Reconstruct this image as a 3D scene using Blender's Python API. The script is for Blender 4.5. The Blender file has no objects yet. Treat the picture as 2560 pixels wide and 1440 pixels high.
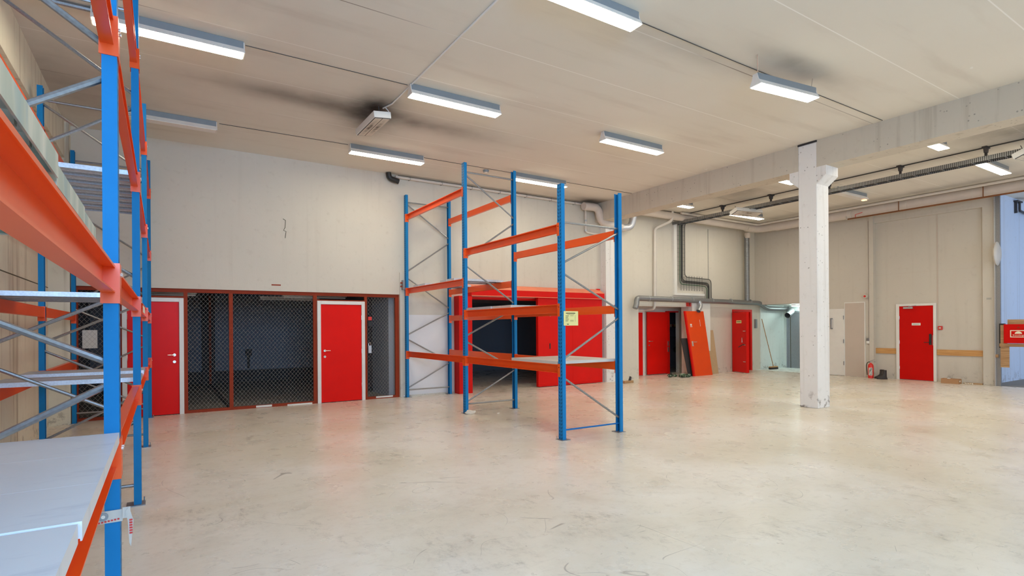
import bpy, bmesh, math, random
from mathutils import Vector, Matrix, Euler
random.seed(7)
S = bpy.context.scene
COL = S.collection

# ------------------------------------------------------------------ camera
CAM_H = 1.6
YAW, ROLL = .5665, -.007
_c, _s = math.cos(YAW), math.sin(YAW)
fwd = Vector((_s, _c, 0)); rt = Vector((_c, -_s, 0)); up = Vector((0, 0, 1))
r2 = rt * math.cos(ROLL) + up * math.sin(ROLL)
u2 = -rt * math.sin(ROLL) + up * math.cos(ROLL)
cam_d = bpy.data.cameras.new('camera')
cam = bpy.data.objects.new('camera', cam_d); COL.objects.link(cam)
M = Matrix((r2, u2, -fwd)).transposed().to_4x4(); M.translation = Vector((0, 0, CAM_H))
cam.matrix_world = M
cam_d.sensor_fit = 'HORIZONTAL'; cam_d.sensor_width = 36
cam_d.lens = 1374.25 / 2560 * 36
cam_d.shift_y = (819.3 - 720) / 2560
cam_d.clip_start = .02; cam_d.clip_end = 200
S.camera = cam

# ------------------------------------------------------------------ world, exposure
W = bpy.data.worlds.new('world'); S.world = W; W.use_nodes = True
W.node_tree.nodes['Background'].inputs[0].default_value = (.45, .65, 1, 1)
W.node_tree.nodes['Background'].inputs[1].default_value = 1.0
S.view_settings.view_transform = 'Standard'
S.view_settings.look = 'None'
S.view_settings.gamma = 1
S.view_settings.use_curve_mapping = False
S.view_settings.exposure = 0.47
S.cycles.use_denoising = True
S.cycles.max_bounces = 8
S.cycles.diffuse_bounces = 6
S.cycles.glossy_bounces = 4
S.cycles.sample_clamp_indirect = 6
LAMP = 26.5          # strength of the lit fluorescent diffusers

def area(name, loc, size, col, power, rot, spread=math.pi):
    l = bpy.data.lights.new(name, 'AREA'); l.shape = 'RECTANGLE'
    l.size, l.size_y = size; l.color = col; l.energy = power; l.spread = spread
    o = bpy.data.objects.new(name, l); COL.objects.link(o); o.location = loc; o.rotation_euler = rot
    return o
# daylight through the big openings in the wall behind the camera, and through the bay on the right
area('daylight_rear_opening', (.1, -4.05, 3.2), (3.0, 2.4), (.36, .62, 1), 400, (math.radians(84), 0, 0))
area('daylight_rear_opening_right', (11.5, -4.05, 2.2), (5.6, 3.2), (.80, .88, 1), 80, (math.radians(90), 0, 0))
area('daylight_side_bay', (22.5, -.9, 2.6), (6, 4), (.66, .76, 1), 95, (math.radians(90), 0, 0))

# ------------------------------------------------------------------ materials
class N:
    def __init__(s, name):
        s.m = bpy.data.materials.new(name); s.m.use_nodes = True
        s.t = s.m.node_tree; s.b = s.t.nodes['Principled BSDF']
        s.tc = None
    def n(s, t, **k):
        x = s.t.nodes.new(t)
        for a, v in k.items(): setattr(x, a, v)
        return x
    def set(s, node, i, v):
        if hasattr(v, 'is_linked') or isinstance(v, bpy.types.NodeSocket): s.t.links.new(v, node.inputs[i])
        else: node.inputs[i].default_value = v
    def obj(s):
        if not s.tc: s.tc = s.n('ShaderNodeTexCoord')
        return s.tc.outputs['Object']
    def mapped(s, scale=(1, 1, 1), loc=(0, 0, 0), rot=(0, 0, 0)):
        m = s.n('ShaderNodeMapping'); s.set(m, 'Vector', s.obj())
        m.inputs['Scale'].default_value = scale; m.inputs['Location'].default_value = loc; m.inputs['Rotation'].default_value = rot
        return m.outputs[0]
    def noise(s, scale, detail=4, vec=None, rough=.55, dist=0):
        x = s.n('ShaderNodeTexNoise'); s.set(x, 'Vector', vec or s.obj())
        x.inputs['Scale'].default_value = scale; x.inputs['Detail'].default_value = detail
        x.inputs['Roughness'].default_value = rough; x.inputs['Distortion'].default_value = dist
        return x.outputs[0]
    def math(s, op, a, b=0, c=0, clamp=False):
        x = s.n('ShaderNodeMath', operation=op, use_clamp=clamp)
        for i, v in enumerate((a, b, c)): s.set(x, i, v)
        return x.outputs[0]
    def ramp(s, v, lo, hi):          # 0 at lo, 1 at hi
        x = s.n('ShaderNodeMapRange', interpolation_type='SMOOTHSTEP'); s.set(x, 'Value', v)
        x.inputs['From Min'].default_value = lo; x.inputs['From Max'].default_value = hi
        return x.outputs[0]
    def mix(s, f, a, b, mode='MIX'):
        x = s.n('ShaderNodeMix', data_type='RGBA', blend_type=mode)
        s.set(x, 0, f)
        for i, v in ((6, a), (7, b)):
            if isinstance(v, (tuple, list)): v = (*v[:3], 1)
            s.set(x, i, v)
        return x.outputs[2]
    def sep(s, v=None):
        x = s.n('ShaderNodeSeparateXYZ'); s.set(x, 0, v or s.obj()); return x.outputs
    def bump(s, h, strength=.2, dist=.01):
        x = s.n('ShaderNodeBump'); s.set(x, 'Height', h); x.inputs['Strength'].default_value = strength
        x.inputs['Distance'].default_value = dist; s.t.links.new(x.outputs[0], s.b.inputs['Normal'])
    def done(s, col, rough=.5, metal=0, spec=.5):
        if isinstance(col, (tuple, list)): col = (*col[:3], 1)
        s.set(s.b, 'Base Color', col); s.set(s.b, 'Roughness', rough); s.set(s.b, 'Metallic', metal)
        s.b.inputs['Specular IOR Level'].default_value = spec
        return s.m

def plain(name, col, rough=.5, metal=0, var=.12, scale=6, bump=0, spec=.5):
    a = N(name)
    f = a.noise(scale, 5)
    c = a.mix(f, tuple(x * (1 - var) for x in col), tuple(min(1, x * (1 + var)) for x in col))
    if bump: a.bump(a.noise(scale * 12, 3), bump, .004)
    return a.done(c, rough, metal, spec)

def worn(name, col, chip, amount=.68, rough=.4, scale=9, spec=.5):
    """paint with small chips and scratches of its own"""
    a = N(name)
    f = a.noise(scale * .5, 4)
    c = a.mix(f, tuple(x * .88 for x in col), tuple(min(1, x * 1.1) for x in col))
    k = a.ramp(a.noise(scale * 4, 6, rough=.7), amount, amount + .03)
    c = a.mix(k, c, chip)
    return a.done(c, rough, 0, spec)

def galv(name, col=(.50, .53, .56), rough=.38, metal=.75):
    a = N(name)
    v = a.n('ShaderNodeTexVoronoi'); a.set(v, 'Vector', a.obj()); v.inputs['Scale'].default_value = 60
    f = a.mix(v.outputs['Distance'], tuple(x * .85 for x in col), tuple(min(1, x * 1.12) for x in col))
    r = a.math('ADD', a.math('MULTIPLY', a.noise(8), .25), rough - .12)
    return a.done(f, r, metal)

def concrete_wall(name, col, stain=.25, streak=.35, seam=None, rough=.8, stain_col=(.30, .24, .17), low=0):
    a = N(name)
    p = a.sep()
    n1 = a.noise(.7, 5); n2 = a.noise(9, 6)
    c = a.mix(n1, tuple(x * .93 for x in col), tuple(min(1, x * 1.05) for x in col))
    c = a.mix(a.math('MULTIPLY', a.ramp(n2, .55, .85), .18), c, stain_col)
    st = a.noise(1, 4, a.mapped((7, 7, .35)))          # vertical streaks
    c = a.mix(a.math('MULTIPLY', a.ramp(st, .52, .80), streak), c, stain_col)
    if low:   # scuffs with their own shape near the foot
        lo = a.math('MULTIPLY', a.ramp(p[2], .45, 0), a.ramp(a.noise(5, 6, rough=.7), .52, .62))
        c = a.mix(a.math('MULTIPLY', lo, low), c, (.16, .13, .11))
    if seam:
        ax, per, off, wd = seam
        fr = a.math('ABSOLUTE', a.math('SUBTRACT', a.math('FRACT', a.math('DIVIDE', a.math('SUBTRACT', p[ax], off), per)), .5))
        line = a.math('MULTIPLY', a.ramp(fr, .5 - wd / per, .5 - wd / per * .3), .35)
        c = a.mix(line, c, stain_col)
    if 'beam' in name or 'column' in name:      # blow holes
        v = a.n('ShaderNodeTexVoronoi'); a.set(v, 'Vector', a.obj()); v.inputs['Scale'].default_value = 11
        pit = a.math('MULTIPLY', a.ramp(v.outputs['Distance'], .16, .10), a.ramp(a.noise(1.7, 3), .46, .56))
        c = a.mix(a.math('MULTIPLY', pit, .55), c, (.13, .11, .09))
    a.bump(a.noise(30, 5), .12, .01)
    return a.done(c, rough, 0, .3)

def ceiling_mat():
    a = N('ceiling_paint'); p = a.sep()
    base = a.mix(a.noise(.35, 4), (.73, .675, .575), (.85, .815, .735))
    base = a.mix(a.math('MULTIPLY', a.ramp(a.noise(1, 5, a.mapped((.5, 3, 1))), .5, .8), .22), base, (.42, .34, .26))
    fr = a.math('ABSOLUTE', a.math('SUBTRACT', a.math('FRACT', a.math('ADD', a.math('DIVIDE', a.math('SUBTRACT', p[1], 9.765), 1.248), 20.5)), .5))
    line = a.ramp(fr, .0085, .003)
    tone = a.ramp(a.noise(.22, 2, a.mapped((.6, 4, 1), (3, 7, 0))), .34, .46)
    base = a.mix(a.math('MULTIPLY', line, .75), base, a.mix(tone, (.20, .15, .11), (.97, .94, .88)))
    # pale patches of filler
    base = a.mix(a.math('MULTIPLY', a.ramp(a.noise(3.1, 3), .735, .75), .8), base, (.88, .86, .8))
    # small anchor holes
    v = a.n('ShaderNodeTexVoronoi'); a.set(v, 'Vector', a.obj()); v.inputs['Scale'].default_value = 1.1
    base = a.mix(a.math('MULTIPLY', a.ramp(v.outputs['Distance'], .016, .010), .8), base, (.10, .07, .05))
    # soot by heaters and lamps, dark bands along ducts; first entry paints left-side shade: (x, y, rx, ry, strength)
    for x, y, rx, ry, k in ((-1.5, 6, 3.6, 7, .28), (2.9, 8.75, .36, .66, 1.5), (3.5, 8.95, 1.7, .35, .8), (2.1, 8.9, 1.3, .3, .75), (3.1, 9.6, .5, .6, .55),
                            (7.5, 4.25, .95, .2, .75), (5.7, 4.75, 1.3, .22, .35), (10.35, 11.9, .8, .35, 1.0), (-1.1, 10.2, .9, 1.2, .5),
                            (13.0, 9.2, .8, .9, .8), (13.2, 3.4, .8, .9, .9), (17.2, 8, .35, 6, .55), (12.3, 11.9, 4, .4, .4)):
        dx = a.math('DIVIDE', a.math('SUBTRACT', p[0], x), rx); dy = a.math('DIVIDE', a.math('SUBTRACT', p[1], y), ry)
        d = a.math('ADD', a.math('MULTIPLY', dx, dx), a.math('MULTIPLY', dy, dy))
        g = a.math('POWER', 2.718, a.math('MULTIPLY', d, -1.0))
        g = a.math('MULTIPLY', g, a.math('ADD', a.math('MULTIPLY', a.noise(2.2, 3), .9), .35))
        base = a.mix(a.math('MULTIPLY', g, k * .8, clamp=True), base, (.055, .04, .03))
    a.bump(a.noise(24, 4), .08, .01)
    return a.done(base, .85, 0, .2)

def floor_mat():
    a = N('worn_floor_coating')
    n1 = a.noise(.42, 4, dist=.6); n2 = a.noise(1.7, 8, rough=.72, dist=.3)
    c = a.mix(a.ramp(n1, .36, .66), (.74, .675, .56), (.84, .79, .715))
    c = a.mix(a.math('MULTIPLY', a.ramp(n2, .46, .78), .38), c, (.45, .39, .30))
    fine = a.noise(9, 8, rough=.8)
    c = a.mix(a.math('MULTIPLY', a.ramp(fine, .50, .72), .30), c, (.34, .28, .21))
    # smeared dark patches
    sm = a.math('MULTIPLY', a.ramp(a.noise(1.1, 5, a.mapped(loc=(4, 8, 0)), rough=.7, dist=.8), .52, .72), a.ramp(a.noise(7, 8, a.mapped((1.6, .8, 1), rot=(0, 0, .5)), rough=.8), .46, .66))
    c = a.mix(a.math('MULTIPLY', sm, .62), c, (.17, .14, .105))
    # hairline scratches and wheel arcs
    for sc, per, lo, k, lc in ((.30, 11, (9, 2, 0), .55, .54), (.55, 8, (1, 5, 0), .45, .55), (.8, 13, (7, 7, 0), .35, .57)):
        w = a.noise(sc, 1.2, a.mapped(loc=lo))
        arc = a.math('ABSOLUTE', a.math('SUBTRACT', a.math('FRACT', a.math('MULTIPLY', w, per)), .5))
        wd = .0035 * sc * per / 3.3
        m = a.math('MULTIPLY', a.ramp(arc, wd * 1.5, wd * .4), a.ramp(a.noise(1.6, 3, a.mapped(loc=lo)), lc, lc + .05))
        c = a.mix(a.math('MULTIPLY', m, k), c, (.13, .10, .08))
    # short scuffs
    sc = a.noise(1, 5, a.mapped((3, 16, 1), rot=(0, 0, .35)), rough=.7, dist=1.2)
    c = a.mix(a.math('MULTIPLY', a.ramp(sc, .56, .92), .42), c, (.20, .16, .12))
    c = a.mix(a.math('MULTIPLY', a.ramp(a.noise(3.3, 7, a.mapped(loc=(2, 2, 0)), rough=.75), .52, .78), .4), c, (.84, .81, .77))
    rr = a.math('ADD', a.math('MULTIPLY', a.noise(2.5, 5), .18), .20)
    a.bump(a.noise(9, 4), .04, .01)
    return a.done(c, rr, 0, .42)

def post_mat():
    """blue powder coat with rows of slanted slots on the aisle face (local x = 0 plane)"""
    a = N('blue_post_paint'); p = a.sep()
    c = a.mix(a.noise(5, 4), (.010, .18, .44), (.018, .225, .52))
    z = a.math('MULTIPLY', p[2], 20); 
    for yc in (.028, .072):
        sgn = 1 if yc < .05 else -1
        zz = a.math('ADD', z, a.math('MULTIPLY', a.math('SUBTRACT', p[1], yc), 22.0 * sgn))
        f = a.math('ABSOLUTE', a.math('SUBTRACT', a.math('FRACT', a.math('ADD', zz, 100)), .5))
        hz = a.ramp(f, .26, .22)
        hy = a.ramp(a.math('ABSOLUTE', a.math('SUBTRACT', p[1], yc)), .011, .008)
        front = a.ramp(a.math('ABSOLUTE', p[0]), .003, .001)
        c = a.mix(a.math('MULTIPLY', a.math('MULTIPLY', hz, hy), front), c, (.006, .04, .11))
    k = a.ramp(a.noise(26, 6, rough=.7), .72, .74)
    c = a.mix(k, c, (.55, .6, .62))
    return a.done(c, .5, 0, .10)

def tray_mat():
    a = N('perforated_tray_steel'); p = a.sep()
    f = a.math('ABSOLUTE', a.math('SUBTRACT', a.math('FRACT', a.math('MULTIPLY', p[1], 30)), .5))
    h = a.math('ABSOLUTE', a.math('SUBTRACT', p[2], 4.918))
    hole = a.math('MULTIPLY', a.ramp(f, .32, .28), a.ramp(h, .016, .012))
    low = a.ramp(p[2], 4.888, 4.884)
    c = a.mix(hole, (.42, .43, .43), (.20, .20, .19))
    c = a.mix(a.math('MULTIPLY', low, a.ramp(f, .30, .24)), c, (.10, .10, .10))
    return a.done(c, .4, .6)

def orange_mat():
    a = N('orange_beam_paint')
    c = a.mix(a.noise(1.4, 4), (.82, .075, .006), (.92, .13, .012))
    k = a.ramp(a.noise(1, 6, a.mapped((40, 4, 14)), rough=.75), .67, .71)
    c = a.mix(a.math('MULTIPLY', k, .7), c, (.42, .03, .01))
    return a.done(c, .30, 0, .45)

def streaked():
    a = N('streaked_green_grey_galvanising')  # green-grey and bluish streaks over the galvanised face
    f = a.noise(1, 4, a.mapped((2, 9, 2)), dist=.5); g = a.noise(1, 3, a.mapped((3, 14, 3), (4, 4, 4)))
    c = a.mix(a.ramp(f, .38, .62), (.40, .48, .42), (.64, .66, .58))
    c = a.mix(a.math('MULTIPLY', a.ramp(g, .55, .68), .6), c, (.22, .38, .42))
    return a.done(c, .4, .3)
def deck_mat():
    a = N('dusty_shelf_coating')
    c = a.mix(a.noise(1.6, 5, dist=.5), (.70, .74, .80), (.80, .83, .88))
    st = a.noise(1, 5, a.mapped((2.5, 9, 1), rot=(0, 0, .1)), rough=.7)
    c = a.mix(a.math('MULTIPLY', a.ramp(st, .55, .78), .5), c, (.42, .46, .56))
    fl = a.noise(26, 4, a.mapped((1, 2.2, 1)), rough=.7)
    c = a.mix(a.ramp(fl, .735, .76), c, (.12, .09, .07))
    rs = a.math('MULTIPLY', a.ramp(a.noise(3.1, 3, a.mapped(loc=(1, 6, 0))), .66, .74), .5)
    c = a.mix(rs, c, (.45, .30, .24))
    return a.done(c, a.math('ADD', a.math('MULTIPLY', a.noise(6, 4), .2), .26), .1)
MT = {}
MT['floor'] = floor_mat()
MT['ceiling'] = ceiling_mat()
MT['wall'] = concrete_wall('white_wall_paint', (.69, .64, .55), .25, .10, low=.5)
MT['wall_right'] = concrete_wall('right_wall_paint', (.62, .57, .49), .25, .10, low=.5)
MT['wall_left'] = concrete_wall('stained_left_wall', (.74, .71, .59), .5, .75, low=.6)
MT['beam'] = concrete_wall('bare_concrete_beam', (.62, .56, .465), .5, .45)
MT['column'] = concrete_wall('painted_column', (.84, .815, .79), .3, .30, low=.9)
MT['blue_wall'] = concrete_wall('pale_blue_wall', (.60, .70, .84), .3, .2, seam=(0, 1.2, 19.6, .02), low=.4)
MT['niche'] = concrete_wall('niche_wall', (.82, .90, .88), .3, .12, low=.5)
MT['sidegrey'] = concrete_wall('lit_tone_store_wall', (.40, .42, .46), .3, .2)  # paler copy of the store wall colour, painting in light
MT['store_wall'] = concrete_wall('store_wall_shade_tone', (.28, .285, .32), .3, .2)  # darkened to put the dim interior's shade into the wall colour
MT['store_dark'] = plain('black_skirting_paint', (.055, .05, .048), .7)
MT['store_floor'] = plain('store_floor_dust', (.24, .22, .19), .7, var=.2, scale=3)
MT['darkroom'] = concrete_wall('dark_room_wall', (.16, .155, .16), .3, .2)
MT['orange'] = orange_mat()
MT['post'] = post_mat()
MT['tray'] = tray_mat()
MT['post_plain'] = worn('blue_paint', (.006, .15, .45), (.5, .55, .58), .72, .4, 9, .2)
MT['deckwarm'] = plain('worn_shelf_coating', (.62, .59, .54), .45, .15, var=.12, scale=4)
MT['galv'] = galv('galvanised_steel')
MT['galv_dark'] = galv('dull_galvanised_steel', (.30, .31, .32), .45)
MT['brace'] = galv('brace_galvanised', (.33, .345, .36), .36, .8)
MT['deck'] = galv('shelf_galvanised', (.62, .64, .68), .42, .55)
MT['deckpaint'] = deck_mat()
MT['deckgreen'] = streaked()
MT['red'] = worn('red_door_paint', (.82, .009, .005), (.5, .01, .01), .78, .36, 3, .14)
MT['redfire'] = worn('red_steel_paint', (.72, .010, .006), (.5, .02, .01), .76, .4, 4, .14)
MT['rededge'] = plain('salmon_reflection_tone', (.90, .26, .14), .5)  # salmon colour paints in the wall's reflection on the track cover
MT['oxide'] = worn('red_oxide_paint', (.30, .042, .014), (.65, .60, .55), .73, .55, 6, .15)
MT['red_exit'] = worn('deep_red_door_paint', (.62, .005, .003), (.4, .01, .01), .78, .36, 3, .14)
MT['orangedoor'] = worn('orange_door_laminate', (.80, .07, .006), (.9, .8, .7), .78, .34, 3, .22)
MT['white'] = plain('white_gloss_paint', (.80, .78, .73), .4, var=.05)
MT['whitepipe'] = plain('painted_pipe', (.70, .64, .57), .5, var=.08)
MT['insul'] = plain('insulation_jacket', (.68, .60, .53), .6, var=.1, scale=4, bump=.2)
MT['lamp_body'] = plain('lamp_housing_grey', (.26, .29, .31), .45, .2)
MT['lamp_white'] = plain('lamp_reflector_white', (.82, .78, .72), .35)
MT['black'] = plain('black_plastic', (.02, .02, .02), .45)
MT['whiteboard'] = plain('white_sheet_coating', (.78, .77, .77), .35, var=.03)
MT['rubber'] = plain('dark_rubber', (.035, .03, .03), .8)
MT['iron'] = plain('dark_hanger_steel', (.07, .065, .065), .5, .5)
MT['chrome'] = plain('brushed_handle_steel', (.75, .73, .70), .25, .9)
MT['copper'] = plain('rusty_orange_pipe', (.22, .075, .02), .6)
MT['mdf'] = plain('tan_fibreboard', (.52, .36, .20), .75, var=.1, scale=12)
MT['greige'] = plain('greige_board_panel', (.58, .49, .41), .8, var=.06, scale=3)
MT['cardboard'] = plain('brown_cardboard', (.46, .25, .12), .8, var=.1)
MT['yellow'] = plain('yellow_notice_paper', (.82, .74, .30), .55, var=.03)
MT['paper'] = plain('white_paper', (.78, .75, .68), .7, var=.03)
MT['ink'] = plain('dark_ink', (.10, .09, .05), .7)
MT['redink'] = plain('red_ink', (.65, .05, .04), .6)
MT['signcream'] = plain('cream_sign_print', (.88, .82, .62), .5, var=.02)
MT['cable'] = plain('dark_cable_sheath', (.05, .05, .045), .55)
MT['cablegreen'] = plain('green_cable_sheath', (.06, .13, .06), .55)
MT['cablegrey'] = plain('grey_cable_sheath', (.42, .40, .36), .6)
MT['leather'] = plain('worn_black_leather', (.045, .04, .038), .6, var=.5, scale=20, bump=.5)
MT['plaster'] = plain('crumbled_plaster', (.74, .66, .54), .9, var=.15, scale=20, bump=.6)
MT['tape'] = plain('clear_printed_tape', (.62, .58, .52), .3, var=.1)
MT['wire'] = plain('mesh_wire_steel', (.40, .36, .30), .5, .1)
MT['liftdoor'] = galv('lift_door_steel', (.36, .38, .42), .4)
MT['mirror'] = plain('safety_mirror_back', (.60, .55, .47), .4)
MT['heatface'] = None

def wood_mat(name, a_, b_):
    a = N(name)
    f = a.noise(1, 5, a.mapped((3, 2, 38)), dist=.6)
    return a.done(a.mix(a.ramp(f, .35, .7), a_, b_), .5, 0, .4)
MT['wood'] = wood_mat('pine_board', (.52, .26, .085), (.66, .37, .14))
MT['oldwood'] = wood_mat('old_timber', (.36, .20, .09), (.52, .33, .17))
def camo_mat():
    a = N('dark_green_camouflage_cloth')
    f = a.ramp(a.noise(14, 2), .48, .52); g = a.ramp(a.noise(19, 2, a.mapped(loc=(5, 3, 1))), .56, .6)
    return a.done(a.mix(g, a.mix(f, (.012, .018, .012), (.06, .10, .05)), (.34, .40, .30)), .8)
MT['camo'] = camo_mat()
def emit(name, col, st):
    m = bpy.data.materials.new(name); m.use_nodes = True
    b = m.node_tree.nodes['Principled BSDF']; b.inputs['Base Color'].default_value = (.9, .9, .88, 1)
    b.inputs['Emission Color'].default_value = (*col, 1); b.inputs['Emission Strength'].default_value = st
    return m
MT['lit'] = emit('lit_fluorescent_diffuser', (1, .918, .72), LAMP)
MT['lit_niche'] = emit('lit_niche_tube', (.80, 1, .94), 26)
MT['glow'] = emit('glowing_tube_end', (1, .45, .15), 2)
MT['alarm'] = plain('red_alarm_plastic', (.70, .03, .02), .3)
def heat_mat():
    a = N('ceramic_heater_tiles'); p = a.sep()
    c = (.70, .63, .53)
    d1 = a.math('DIVIDE', a.math('SUBTRACT', a.math('ABSOLUTE', p[0]), .062), .035); d2 = a.math('DIVIDE', p[1], .26)
    g = a.math('POWER', 2.718, a.math('MULTIPLY', a.math('ADD', a.math('MULTIPLY', d1, d1), a.math('MULTIPLY', d2, d2)), -1))
    g = a.math('MULTIPLY', g, a.ramp(a.noise(12, 4), .2, .6))
    return a.done(a.mix(g, c, (.10, .075, .05)), .8)
MT['heatface'] = heat_mat()

# ------------------------------------------------------------------ mesh helpers
def wloc(o):
    v = Vector((0, 0, 0))
    while o: v += o.location; o = o.parent
    return v

class MB:
    def __init__(s): s.b = bmesh.new()
    def box(s, x0, x1, y0, y1, z0, z1, mat=None):
        vs = [s.b.verts.new((x, y, z)) for x in (x0, x1) for y in (y0, y1) for z in (z0, z1)]
        if mat is not None:
            for v in vs: v.co = mat @ v.co
        for f in ((0, 1, 3, 2), (4, 6, 7, 5), (0, 4, 5, 1), (2, 3, 7, 6), (0, 2, 6, 4), (1, 5, 7, 3)):
            s.b.faces.new([vs[i] for i in f])
        return s
    def prism(s, pts, d, mat=None):     # closed polygon of 3-D points extruded by vector d
        d = Vector(d); a = [Vector(p) for p in pts]; b = [p + d for p in a]
        if mat is not None: a = [mat @ p for p in a]; b = [mat @ p for p in b]
        va = [s.b.verts.new(p) for p in a]; vb = [s.b.verts.new(p) for p in b]; n = len(a)
        s.b.faces.new(va[::-1]); s.b.faces.new(vb)
        for i in range(n): s.b.faces.new((va[i], va[(i + 1) % n], vb[(i + 1) % n], vb[i]))
        return s
    def ring(s, c, u, v, r, n):
        return [s.b.verts.new(c + u * (math.cos(2 * math.pi * i / n) * r) + v * (math.sin(2 * math.pi * i / n) * r)) for i in range(n)]
    def tube(s, path, r, n=10, bend=0, cap=True):
        P = [Vector(p) for p in path]
        R = r if isinstance(r, (list, tuple)) else [r] * len(P)
        if bend and len(P) > 2:
            Q = [P[0]]
            for i in range(1, len(P) - 1):
                a, b, c = P[i - 1], P[i], P[i + 1]
                d = min(bend, (a - b).length * .48, (c - b).length * .48)
                p0 = b + (a - b).normalized() * d; p1 = b + (c - b).normalized() * d
                for k in range(7):
                    t = k / 6; Q.append(p0 * (1 - t) ** 2 + b * 2 * t * (1 - t) + p1 * t * t)
            Q.append(P[-1]); P = Q; R = [R[0]] * len(P)
        last = None; nrm = None
        for i, p in enumerate(P):
            if i == 0: t = P[1] - P[0]
            elif i == len(P) - 1: t = P[-1] - P[-2]
            else: t = (P[i + 1] - P[i]).normalized() + (P[i] - P[i - 1]).normalized()
            t.normalize()
            if nrm is None:
                nrm = t.orthogonal().normalized()
            nrm = (nrm - t * nrm.dot(t)).normalized()
            rg = s.ring(p, nrm, t.cross(nrm), R[i], n)
            if last:
                for k in range(n): s.b.faces.new((last[k], last[(k + 1) % n], rg[(k + 1) % n], rg[k]))
            elif cap: s.b.faces.new(rg[::-1])
            last = rg
        if cap: s.b.faces.new(last)
        return s
    def lathe(s, prof, c, n=20, axis='z'):
        rings = []
        for r, h in prof:
            rg = []
            for i in range(n):
                a = 2 * math.pi * i / n; x, y = math.cos(a) * r, math.sin(a) * r
                q = {'z': (x, y, h), 'x': (h, x, y), 'y': (x, h, y)}[axis]
                rg.append(s.b.verts.new(Vector(c) + Vector(q)))
            rings.append(rg)
        for a, b in zip(rings, rings[1:]):
            for k in range(n): s.b.faces.new((a[k], a[(k + 1) % n], b[(k + 1) % n], b[k]))
        s.b.faces.new(rings[0][::-1]); s.b.faces.new(rings[-1]); return s
    def blob(s, c, r, seed=0, amp=.25, sub=2):
        rr = random.Random(seed)
        res = bmesh.ops.create_icosphere(s.b, subdivisions=sub, radius=1)
        for v in res['verts']:
            k = 1 + rr.uniform(-amp, amp)
            v.co = Vector((v.co.x * r[0] * k, v.co.y * r[1] * k, v.co.z * r[2] * k)) + Vector(c)
            if v.co.z < c[2] - r[2] * .8: v.co.z = c[2] - r[2] * .8
        return s
    def build(s, name, mat, parent=None, smooth=False, bevel=0, local=False, loc=None):
        me = bpy.data.meshes.new(name)
        off = wloc(parent) if (parent and not local) else Vector((0, 0, 0))
        if loc is not None: off = Vector(loc)
        if off.length: bmesh.ops.translate(s.b, vec=-off, verts=s.b.verts)
        bmesh.ops.recalc_face_normals(s.b, faces=s.b.faces)
        s.b.to_mesh(me); s.b.free()
        me.materials.append(MT[mat])
        if smooth:
            me.shade_smooth()
        o = bpy.data.objects.new(name, me); COL.objects.link(o)
        if parent: o.parent = parent
        if loc is not None: o.location = Vector(loc) - (wloc(parent) if parent else Vector((0, 0, 0)))
        if smooth:
            m = o.modifiers.new('edge', 'EDGE_SPLIT'); m.split_angle = math.radians(42)
        if bevel:
            m = o.modifiers.new('bevel', 'BEVEL'); m.width = bevel; m.segments = 2; m.limit_method = 'ANGLE'
        return o

def tag(o, label, cat, group=None, kind=None):
    o['label'] = label; o['category'] = cat
    if group: o['group'] = group
    if kind: o['kind'] = kind
    return o
def thing(name, loc, label, cat, group=None, kind=None):
    o = bpy.data.objects.new(name, None); COL.objects.link(o); o.location = loc; o.empty_display_size = .1
    return tag(o, label, cat, group, kind)
def struct(mb, name, mat, label, cat='wall', **k):
    return tag(mb.build(name, mat, **k), label, cat, kind='structure')
def dup(o, parent=None):
    c = o.copy(); COL.objects.link(c)
    if parent: c.parent = parent
    for ch in list(o.children): dup(ch, c)
    return c
def text(name, s, size, mat, loc, rot, parent, ext=.001, align='CENTER'):
    cu = bpy.data.curves.new(name, 'FONT'); cu.body = s; cu.size = size; cu.extrude = ext
    cu.align_x = align; cu.align_y = 'CENTER'
    tmp = bpy.data.objects.new(name + '_outline', cu); COL.objects.link(tmp); bpy.context.view_layer.update()
    me = bpy.data.meshes.new_from_object(tmp); bpy.data.objects.remove(tmp)
    o = bpy.data.objects.new(name, me); COL.objects.link(o); me.materials.clear(); me.materials.append(MT[mat])
    o.parent = parent; o.location = Vector(loc) - (wloc(parent) if parent else Vector()); o.rotation_euler = rot
    return o

CZ = 5.17
# ------------------------------------------------------------------ setting: shell
struct(MB().box(-2.2, 26, -4.3, 19.2, -.2, 0), 'floor', 'floor', 'worn beige coated concrete floor of the whole hall', 'floor')
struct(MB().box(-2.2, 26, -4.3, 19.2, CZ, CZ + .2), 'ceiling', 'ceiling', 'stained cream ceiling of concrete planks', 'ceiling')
w = MB()
YB = 12.2
for x0, x1, z0, z1 in ((-1.9, 4.66, 2.39, CZ), (4.66, 6.25, 0, CZ), (6.25, 9.7, 2.39, CZ), (9.7, 12.38, 0, CZ), (12.38, 14.68, 2.24, CZ),
                       (14.68, 16.97, 0, CZ), (16.97, 18.08, 2.19, CZ), (18.08, 21.2, 0, CZ)):
    w.box(x0, x1, YB, YB + .3, z0, z1)
wall_back = struct(w, 'wall_back', 'wall', 'long white back wall with the storage opening, fire door and side rooms')
MB().tube([(2.13, YB - .002, 3.9), (2.18, YB - .002, 3.87), (2.17, YB - .002, 3.72), (2.14, YB - .002, 3.66), (2.19, YB - .002, 3.64), (2.17, YB - .002, 3.5)], .006, 5).build('crack', 'ink', wall_back)
MB().box(1.9, 2.08, YB - .003, YB, 2.505, 2.53).build('paint_scar', 'oxide', wall_back)
MB().box(1.62, 1.625, YB - .002, YB, 2.4, CZ).box(-.2, 4.6, YB - .002, YB, 2.71, 2.714).build('joint', 'whitepipe', wall_back)
MB().box(-1.66, -1.33, 11.98, YB, 0, CZ).build('corner_pier', 'wall_left', wall_back)
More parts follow.
